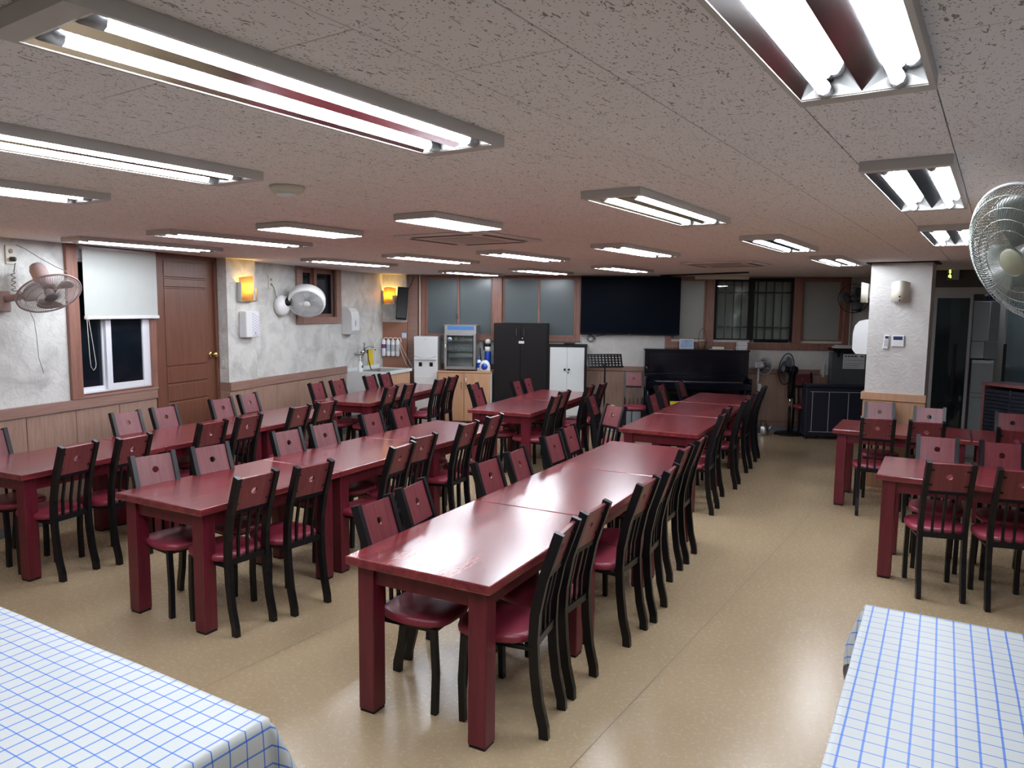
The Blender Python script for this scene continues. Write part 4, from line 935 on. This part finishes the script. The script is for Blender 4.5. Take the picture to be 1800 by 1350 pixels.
t = bw('wiper', 'black-handled wiper leaning beside the steriliser', 'brush', -1.705, .20, .9); MB().tube([(0, 0, .0), (-.02, 0, .36)], .009, 8).obj('handle', 'blackp', t); box('head', 'blue', -.06, .06, -.012, .012, -.0, .02, t)
# black cabinet
t = bw('tall_cabinet', 'tall black two-door cabinet left of the white cabinet', 'cabinet', -1.478, .03)
W = .848; box('carcass', 'darkcab', 0, W, -.40, 0, 0, 1.66, t, .002)
for k in range(2):
    d = box('door', 'darkcab', .012+.414*k, .422+.414*k, -.42, -.401, .02, 1.63, t, .002); hx = .36 if k == 0 else .475
    b = MB(); b.box(hx-.006, hx+.006, -.445, -.42, 1.47, 1.575, .003); b.obj('handle', 'chrome', d)
box('label_plate', 'paper', .395, .48, -.4225, -.42, 1.345, 1.385, t); MB().lathe([(.011, 0), (.011, .008), (0, .008)], 12, Matrix.Translation((.455, -.42, 1.425)) @ CYX).obj('lock', 'chrome', t)
text('label_text', 'OPEN', .02, 'ink', t, (.437, -.4228, 1.37), WALLROT) if 0 else None
# white cabinet
t = bw('white_cabinet', 'white double-door cabinet framed in black beside the music stand', 'cabinet', -.629, .03)
W = .61; b = MB(); b.box(0, .035, -.38, 0, 0, 1.30); b.box(W-.035, W, -.38, 0, 0, 1.30); b.box(-.006, W+.006, -.385, 0, 1.30, 1.332, .003); b.box(.035, W-.035, -.36, 0, 0, 1.30); b.obj('carcass', 'darkcab', t)
for k in range(2):
    d = box('door', 'whitelam', .037+.269*k, .303+.269*k, -.385, -.362, .42, 1.295, t, .002); hx = .272 if k == 0 else .335
    MB().lathe([(.008, 0), (.008, .012), (.017, .016), (.017, .026), (0, .028)], 14, Matrix.Translation((hx, -.385, .95)) @ CYX).obj('knob', 'blackp', d)
MB().lathe([(.012, 0), (.012, .004), (0, .004)], 12, Matrix.Translation((.325, -.385, .90)) @ CYX).obj('lock', 'blackp', t)
for z0, z1 in ((.04, .22), (.225, .41)): box('drawer', 'whitelam', .037, .572, -.385, -.362, z0, z1, t, .002)
t = bw('black_tray', 'small black tray on top of the white cabinet', 'tray', -.30, .22, 1.333); box('tray', 'blackp', -.08, .08, -.06, .06, 0, .018, t, .004); box('rim', 'black', -.085, .085, -.065, .065, .014, .02, t, .003)
# television
t = bw('television', 'large black flat television between the two window groups', 'television', .643, .0)
box('bezel', 'blackp', -.776, .776, -.13, -.075, 1.495, 2.398, t, .006); box('screen', 'screen', -.768, .768, -.1325, -.13, 1.51, 2.39, t); box('wall_mount', 'black', -.3, .3, -.075, -.0, 1.7, 2.15, t)
text('brand_logo', 'LG', .022, 'chrome', t, (0, -.1332, 1.503), WALLROT); box('mount_bar', 'black', -.776, .62, -.11, -.08, 2.40, 2.416, t)
t = bw('cable_coil', 'black cable coiled below the television', 'cable', .06, .02, 1.41)
b = MB(); b.tube([(.055*cos(k*.42)-.01*k/8, -.01-.0006*k, .05*sin(k*.42)+.0008*k) for k in range(36)], .005, 6); b.obj('coil', 'cable', t); MB().tube([(.05, -.02, .05), (.16, -.03, .075), (.24, -.03, .095)], .005, 6).obj('lead', 'cable', t)
t = bw('ceiling_rod', 'black rod fixed to the ceiling before the television', 'rod', 1.073, .45, CZ-.012); MB().tube([(0, 0, 0), (1.07, -1.1, 0)], .011, 8).obj('rod', 'black', t)
# music stand
t = bw('music_stand', 'black perforated music stand before the back wall', 'music stand', .26, .62); t.rotation_euler = (0, 0, BW.rot+.28)
b = MB(); bm = b; tilt = Matrix.Translation((0, 0, 1.10)) @ Matrix.Rotation(rad(-24), 4, 'X')
xs = [-.26+.052*k for k in range(11)]
for k in range(11): b.box(xs[k]-.012, xs[k]+.012, -.004, .004, -.09, .115, mat=tilt)
for z in (-.09, -.045, -.005, .035, .075, .103): b.box(-.272, .272, -.004, .004, z, z+.018, mat=tilt)
b.box(-.272, .272, -.05, .004, -.10, -.09, mat=tilt); b.obj('desk', 'black', t)
MB().tube([(0, .01, 1.06), (0, 0, .95), (0, 0, .35)], .013, 10).lathe([(.03, 1.02), (.03, 1.06)], 12).obj('pole', 'black', t)
for k in range(3): a = 2*PI*k/3; MB().tube([(0, 0, .33), (.24*cos(a), .24*sin(a), .01)], .010, 8).obj('leg', 'black', t)
# jug and tubs
t = bw('plastic_jug', 'white plastic jug with blue print on the floor by the music stand', 'jug', .40, .36)
MB().lathe([(0, 0), (.075, 0), (.08, .02), (.08, .27), (.06, .33), (.028, .36), (.028, .385)], 20).obj('body', 'white', t); MB().lathe([(.032, .37), (.032, .40), (0, .402)], 16).obj('cap', 'whitelam', t)
for k, z in enumerate((.15, .19, .225)): box('print_mark', 'blue', -.07+.012*k, -.02+.02*k, -.0815, -.070, z, z+.018, t)
for k in range(2):
    t = bw('storage_tub', f'{["left", "right"][k]} translucent grey storage tub under the chair beside the piano', 'tub', .625+.145*k, .32); box('tub', flat('grey_translucent_tub', (.36, .40, .45), .3), -.068, .068, -.1, .1, .0, .36, t, .015, 2); box('lid', 'whitelam', -.072, .072, -.104, .104, .36, .378, t, .006)
# piano
t = bw('upright_piano', 'black upright piano against the back wall', 'piano', .88, .045); W = 1.575
box('top_lid', 'piano', -.012, W+.012, -.30, 0, 1.262, 1.288, t, .005); box('case', 'piano', 0, W, -.275, 0, .0, 1.262, t)
box('front_panel', 'piano', .06, W-.06, -.285, -.275, .93, 1.24, t, .004); box('key_slip', 'piano', 0, W, -.58, -.275, .70, .80, t, .006); box('fallboard', 'piano', .05, W-.05, -.40, -.275, .80, .905, t, .012)
for x in (0, W-.05): box('cheek', 'piano', x, x+.05, -.58, -.275, .80, .87, t, .01)
for x in (.01, W-.06): b = MB(); b.lathe([(.025, 0), (.03, .05), (.022, .12), (.035, .5), (.04, .70)], 12, Matrix.Translation((x+.025, -.53, 0))); b.obj('leg', 'piano', t)
box('lower_panel', 'piano', .06, W-.06, -.285, -.275, .12, .68, t, .004); box('lock_plate', 'brass', .02, .04, -.281, -.275, .985, 1.01, t); box('hinge_strip', 'chrome', .15, W-.1, -.405, -.40, .80, .804, t)
# things on the piano
zp = 1.289
t = bw('photo_frame', 'framed blue photograph standing on the piano', 'picture frame', 1.53, .16, zp); t.rotation_euler = (rad(-14), 0, BW.rot)
box('frame', 'whitelam', -.11, .11, -.012, 0, 0, .155, t, .003); box('print', 'sky', -.098, .098, -.0145, -.012, .012, .143, t); box('stand', 'ink', -.02, .02, 0, .05, 0, .1, t)
t = bw('wicker_basket', 'small brown wicker basket with tall handle on the piano', 'basket', 1.775, .14, zp)
wk = flat('wicker', (.16, .095, .06), .7, .4, 60); b = MB(); b.lathe([(0, 0), (.05, 0), (.062, .06), (.066, .12), (.06, .12), (.052, .008), (0, .008)], 20); b.obj('bowl', wk, t); MB().tube([(.062*cos(a), 0, .12+.20*sin(a)) for a in [PI*k/12 for k in range(13)]], .005, 6).obj('handle', wk, t)
t = bw('note_pad', 'cream note pad lying on papers on the piano', 'notebook', 2.01, .17, zp+.006); box('pad', 'cream', -.085, .085, -.06, .06, 0, .035, t, .004); box('clip', 'ink', .06, .085, -.03, .03, .035, .042, t)
t = bw('paper_sheet', 'white sheets spread on the piano top', 'paper', 2.03, .17, zp+.001); box('sheet', 'paper', -.15, .02, -.10, .10, 0, .004, t); box('sheet', 'paper', .0, .2, -.11, .08, .0, .003, t)
for k in range(4): t = bw('book', f'{["bottom", "second", "third", "top"][k]} white book of the stack on the piano', 'book', 2.37+.004*((k*7) % 3-1), .16, zp+.001+.033*k, 'stack of books on the piano'); box('pages', 'paper', -.066, .066, -.09, .09, .003, .028, t); box('cover', 'white' if k != 1 else 'pink', -.07, .07, -.094, .09, .0282, .0315, t); box('cover', 'white', -.07, .07, -.094, .09, 0, .003, t)
t = bw('piano_bench', 'low bench with yellow top before the piano', 'bench', 1.33, .95); box('top', 'yellow', -.16, .16, -.13, .13, .50, .54, t, .01)
for x in (-.13, .13):
    for y in (-.1, .1): box('leg', 'black', x-.015, x+.015, y-.015, y+.015, 0, .5, t)
# floor fans
fc = BW.p(2.99, 1.02, .42); bs = BW.p(3.10, 0, .30)
t, mw = make_fan('pedestal_fan', 'tall black pedestal fan right of the piano', fc, Vector((-.97, -.10, .12)), .235, nw=40, wire='black', bl='greycab', mot='blackp', badge='badge', wr=.0012, dome=.2)
inv = mw.inverted()
b = MB(); b.tube([bs+Vector((0, 0, .02)), bs+Vector((0, 0, .42))], .022, 12, mat=inv); b.obj('pole', 'blackp', t); b = MB(); b.tube([bs+Vector((0, 0, .42)), bs+Vector((0, 0, .60))], .012, 10, mat=inv); b.obj('inner_pole', 'chrome', t)
b = MB(); b.tube([bs+Vector((0, 0, .56)), bs+Vector((0, 0, .72)), BW.p(3.11, .86, .31), BW.p(3.12, 1.0, .33), fc-Vector((-.97, -.10, .12)).normalized()*.12], [.04, .05, .05, .045, .04], 10, mat=inv); b.obj('control_neck', 'blackp', t)
b = MB(); b.lathe([(0, 0), (.21, 0), (.215, .012), (.19, .03), (.05, .045), (0, .05)], 32, inv @ Matrix.Translation(bs+Vector((0, 0, .001)))); b.obj('base', 'blackp', t)
MB().tube([BW.p(3.15, .66, .27), BW.p(3.18, .58, .24), BW.p(3.20, .45, .24)], .005, 6, mat=inv).obj('cord', 'cable', t)
fc = BW.p(2.70, 1.05, .32)
t, mw = make_fan('pedestal_fan', 'grey pedestal fan facing the wall beside the piano', fc, Vector((.75, .45, -.12)), .13, nw=30, wire='greycab', bl='greycab', mot='greyp', badge='greycab', wr=.0012, dome=.2)
inv = mw.inverted(); b = MB(); b.box(-.075, .055, -.05, .05, -.045, .06, .015, mat=inv @ Matrix.Translation(BW.p(2.62, 1.06, .32)) @ Matrix.Rotation(BW.rot, 4, 'Z')); b.obj('motor_case', 'greyp', t)
b = MB(); b.tube([BW.p(2.605, .02, .33), BW.p(2.605, .55, .33), BW.p(2.605, 1.03, .33)], [.02, .018, .014], 10, mat=inv); b.obj('pole', 'greyp', t); b = MB(); b.lathe([(0, 0), (.16, 0), (.16, .012), (.04, .03), (0, .032)], 28, inv @ Matrix.Translation(BW.p(2.605, .001, .33))); b.obj('base', 'greyp', t)
b = MB(); b.box(-.03, .03, -.025, .025, -.12, .12, .008, mat=inv @ Matrix.Translation(BW.p(2.615, .66, .36))); b.obj('control_box', 'whitelam', t)
t = bw('kettle', 'dented metal kettle on the floor by the pedestal fan', 'kettle', 2.70, .40); MB().lathe([(0, 0), (.07, 0), (.078, .03), (.07, .11), (.05, .15), (.02, .165), (.02, .18), (0, .182)], 22).obj('body', 'steel', t); MB().tube([(.06, 0, .07), (.1, 0, .11), (.12, 0, .15)], [.02, .014, .011], 8).obj('spout', 'steel', t)
MB().tube([(-.055, 0, .13), (-.04, 0, .21), (.03, 0, .21), (.05, 0, .14)], .005, 6).obj('handle', 'blackp', t)
# fabric cart
t = bw('fabric_cart', 'black fabric-covered cart with white piping at the back right', 'cart', 3.215, .50); W = .92
box('cover', 'navy', 0, W, -.22, 0, .05, .78, t, .012); box('top', 'navy', -.01, W+.01, -.23, .01, .78, .815, t, .01, 2)
for x in (.09, .325, .60, .83): box('piping', 'piping', x, x+.006, -.224, -.22, .12, .71, t)
for z in (.115, .71): box('piping', 'piping', .06, .86, -.224, -.22, z, z+.006, t)
for x in (.04, W-.04):
    for y in (-.18, -.04): MB().lathe([(.025, -.012), (.025, .012)], 12, Matrix.Translation((x, y, .026)) @ Matrix.Rotation(PI/2, 4, 'Y')).obj('caster', 'blackp', t)
t = bw('metal_cabinet', 'dark grey metal cabinet behind the fabric cart', 'cabinet', 3.72, .0); box('body', 'greycab', 0, .75, -.16, -.03, 0, 1.26, t, .004); box('door', 'greycab', .01, .74, -.17, -.16, .03, 1.25, t, .003)
t = bw('wall_calendar', 'printed white calendar sheet on the dark grey cabinet', 'calendar', 3.89, .172, 1.13); box('sheet', 'paper', 0, .32, -.003, 0, -.11, .115, t)
for r in range(2):
    for k in range(6): box('print_block', 'ink', .02+.048*k, .055+.048*k, -.0036, -.003, .075-.028*r*1.3-.004, .095-.036*r-.004, t) if r == 0 else box('print_line', 'ink', .02+.048*k, .055+.048*k, -.0036, -.003, .02, .026, t)
for z in (-.03, -.06, -.09): box('print_line', 'ink', .02, .29-.05*(z < -.05), -.0036, -.003, z, z+.005, t)
t = bw('wall_shelf', 'dark wall shelf above the grey cabinet', 'shelf', 3.70, .0); box('board', 'darkcab', 0, .60, -.30, -.001, 1.30, 1.335, t, .003); box('bracket', 'darkcab', .1, .13, -.2, -.001, 1.2, 1.3, t)
t = bw('paper_stack', 'loose stack of papers on the dark wall shelf', 'paper', 3.75, .16, 1.336); box('papers', 'paper', 0, .32, -.1, .1, 0, .025, t, .002); box('papers', 'paper', .03, .3, -.08, .09, .026, .045, t, .002)
t = bw('wall_remote_holder', 'cream wall remote control beside the grey cabinet', 'remote', 3.69, .03, .97) if 0 else bw('wall_thermometer', 'narrow cream thermometer strip on the back wall', 'thermometer', 3.66, .0, .97); box('strip', 'cream', -.022, .022, -.018, -.0005, -.10, .10, t, .005); box('scale', 'paper', -.012, .012, -.0195, -.018, -.07, .07, t)

# ================================================================== RIGHT SIDE
t = thing('remote_control', 'white remote control in its holder on the right pillar', 'remote', PW.p(-.936*PK, pz(1.597), .001), PW.rot); t.rotation_euler = (0, rad(4), PW.rot)
box('body', 'white', -.026, .026, -.022, -.004, -.075, .075, t, .006); box('holder', 'whitelam', -.03, .03, -.012, 0, -.08, -.01, t, .003); box('display', 'lcd', -.017, .017, -.0235, -.022, .035, .062, t)
for r in range(5):
    for k in range(3): box('button', 'greyp', -.018+.013*k, -.009+.013*k, -.0238, -.022, .015-.015*r, .024-.015*r, t)
t = thing('boiler_controller', 'white wall controller with dark blue display on the right pillar', 'controller', PW.p(-.833*PK, pz(1.61), .001), PW.rot)
box('body', 'white', -.058, .058, -.02, 0, -.06, .06, t, .004); box('display', 'lcd', -.045, .042, -.0215, -.02, .01, .048, t)
for r in range(2):
    for k in range(3): box('button', 'whitelam', .01+.014*k, .02+.014*k, -.0218, -.02, -.02-.015*r, -.011-.015*r, t)
t = thing('exit_sign', 'small green emergency exit sign on the dark beam', 'sign', DW.p(ds(-.70), dz(2.53), .031), DW.rot-.0)
box('case', 'greyp', -.055, .075, -.05, 0, -.075, .075, t, .004); box('face', 'exitg', -.05, .0, -.0525, -.05, -.068, .068, t)
b = MB(); b.box(-.036, -.016, -.0535, -.0525, .035, .052); b.box(-.04, -.012, -.0535, -.0525, .015, .024); b.box(-.03, -.02, -.0535, -.0525, -.02, .03); b.box(-.042, -.026, -.0535, -.0525, -.045, -.018); b.box(-.024, -.010, -.0535, -.0525, -.055, -.02); b.obj('running_figure', 'exit', t)
# louvred shoe cabinet and the hall behind the doors
P0 = Vector((5.10, 7.95, 0)); 
t = thing('louvred_cabinet', 'red-brown cabinet with black louvred front beside the glass doors', 'cabinet', P0, rad(-72))
box('side', 'redwood', 0, .03, 0, .35, 0, 1.12, t, .003); box('side', 'redwood', .62, .65, 0, .35, 0, 1.12, t, .003); box('top', 'redwood', -.01, .66, -.012, .36, 1.12, 1.15, t, .003); box('back', 'darkcab', .03, .62, .33, .35, 0, 1.12, t); box('divider', 'chrome', .32, .328, -.002, .012, .04, 1.10, t)
for k in range(26):
    for x0, x1 in ((.03, .319), (.329, .62)): box('louvre', 'navy', x0, x1, .0, .02, .05+.04*k, .083+.04*k, t)
t = thing('hall_refrigerator', 'white two-door refrigerator seen through the glass doors', 'refrigerator', DW.p(ds(-.36), 0, -.55), DW.rot)
box('body', 'whitelam', 0, .24, 0, .4, 0, 1.28, t, .004); box('lower_door', 'whitelam', .002, .238, -.025, 0, .03, .80, t, .006); box('upper_door', 'whitelam', .002, .238, -.025, 0, .86, 1.26, t, .006); box('grip_band', 'white', .002, .238, -.03, 0, .805, .855, t, .004)
t = thing('hall_locker', 'pale grey box cabinet above the hall refrigerator', 'cabinet', DW.p(ds(-.40), 0, -.60), DW.rot)
box('carcass', 'greyp', 0, .30, .08, .4, 1.30, dz(2.1), t, .004); box('door', 'whitelam', .004, .15, .06, .08, 1.305, 1.52, t, .003); box('door', 'greyp', .155, .298, .06, .08, 1.305, 1.52, t, .003); box('door', 'whitelam', .004, .19, .06, .08, 1.53, dz(2.1)-.01, t, .003)
for k, (s_, z_) in enumerate(((-.13, 2.13), (-.125, 1.82), (-.15, 1.53))):
    t = thing('wall_vent', f'{["upper", "middle", "lower"][k]} round dark vent on the hall wall', 'vent', DW.p(ds(s_)*1.15, 1.9+(z_-1.9)*.82, -1.079), DW.rot, 'round vents in the hall')
    r = (.055, .042, .06)[k]; MB().lathe([(r, 0), (r, .02), (r*.8, .028), (0, .02)], 24, CYX).obj('ring', 'lcd' if k != 1 else 'blackp', t); MB().lathe([(r*.35, 0), (r*.3, .03), (0, .032)], 14, CYX).obj('core', 'blackp', t)
wv = sbase('wall_hall_panel', DW.p(0, 0, -.62), DW.rot); box('panel', 'greywall', ds(-.25), ds(.12), .46, .50, .6, CZ, wv)

t = thing('added_hall_light', 'added round fill lamp, unseen, in the hall beyond the glass doors', 'light', DW.p(.35, CZ-.001, -.7), DW.rot)  # unseen lamp, added only to brighten the hall behind the glass
MB().lathe([(.14, 0), (.14, -.03), (.13, -.035)], 24, caps=False).obj('rim', 'fixture', t); MB().lathe([(.13, -.03), (.10, -.055), (0, -.06)], 24).obj('diffuser', emis('added_hall_glow', (.85, .95, 1.0), 9.0), t)
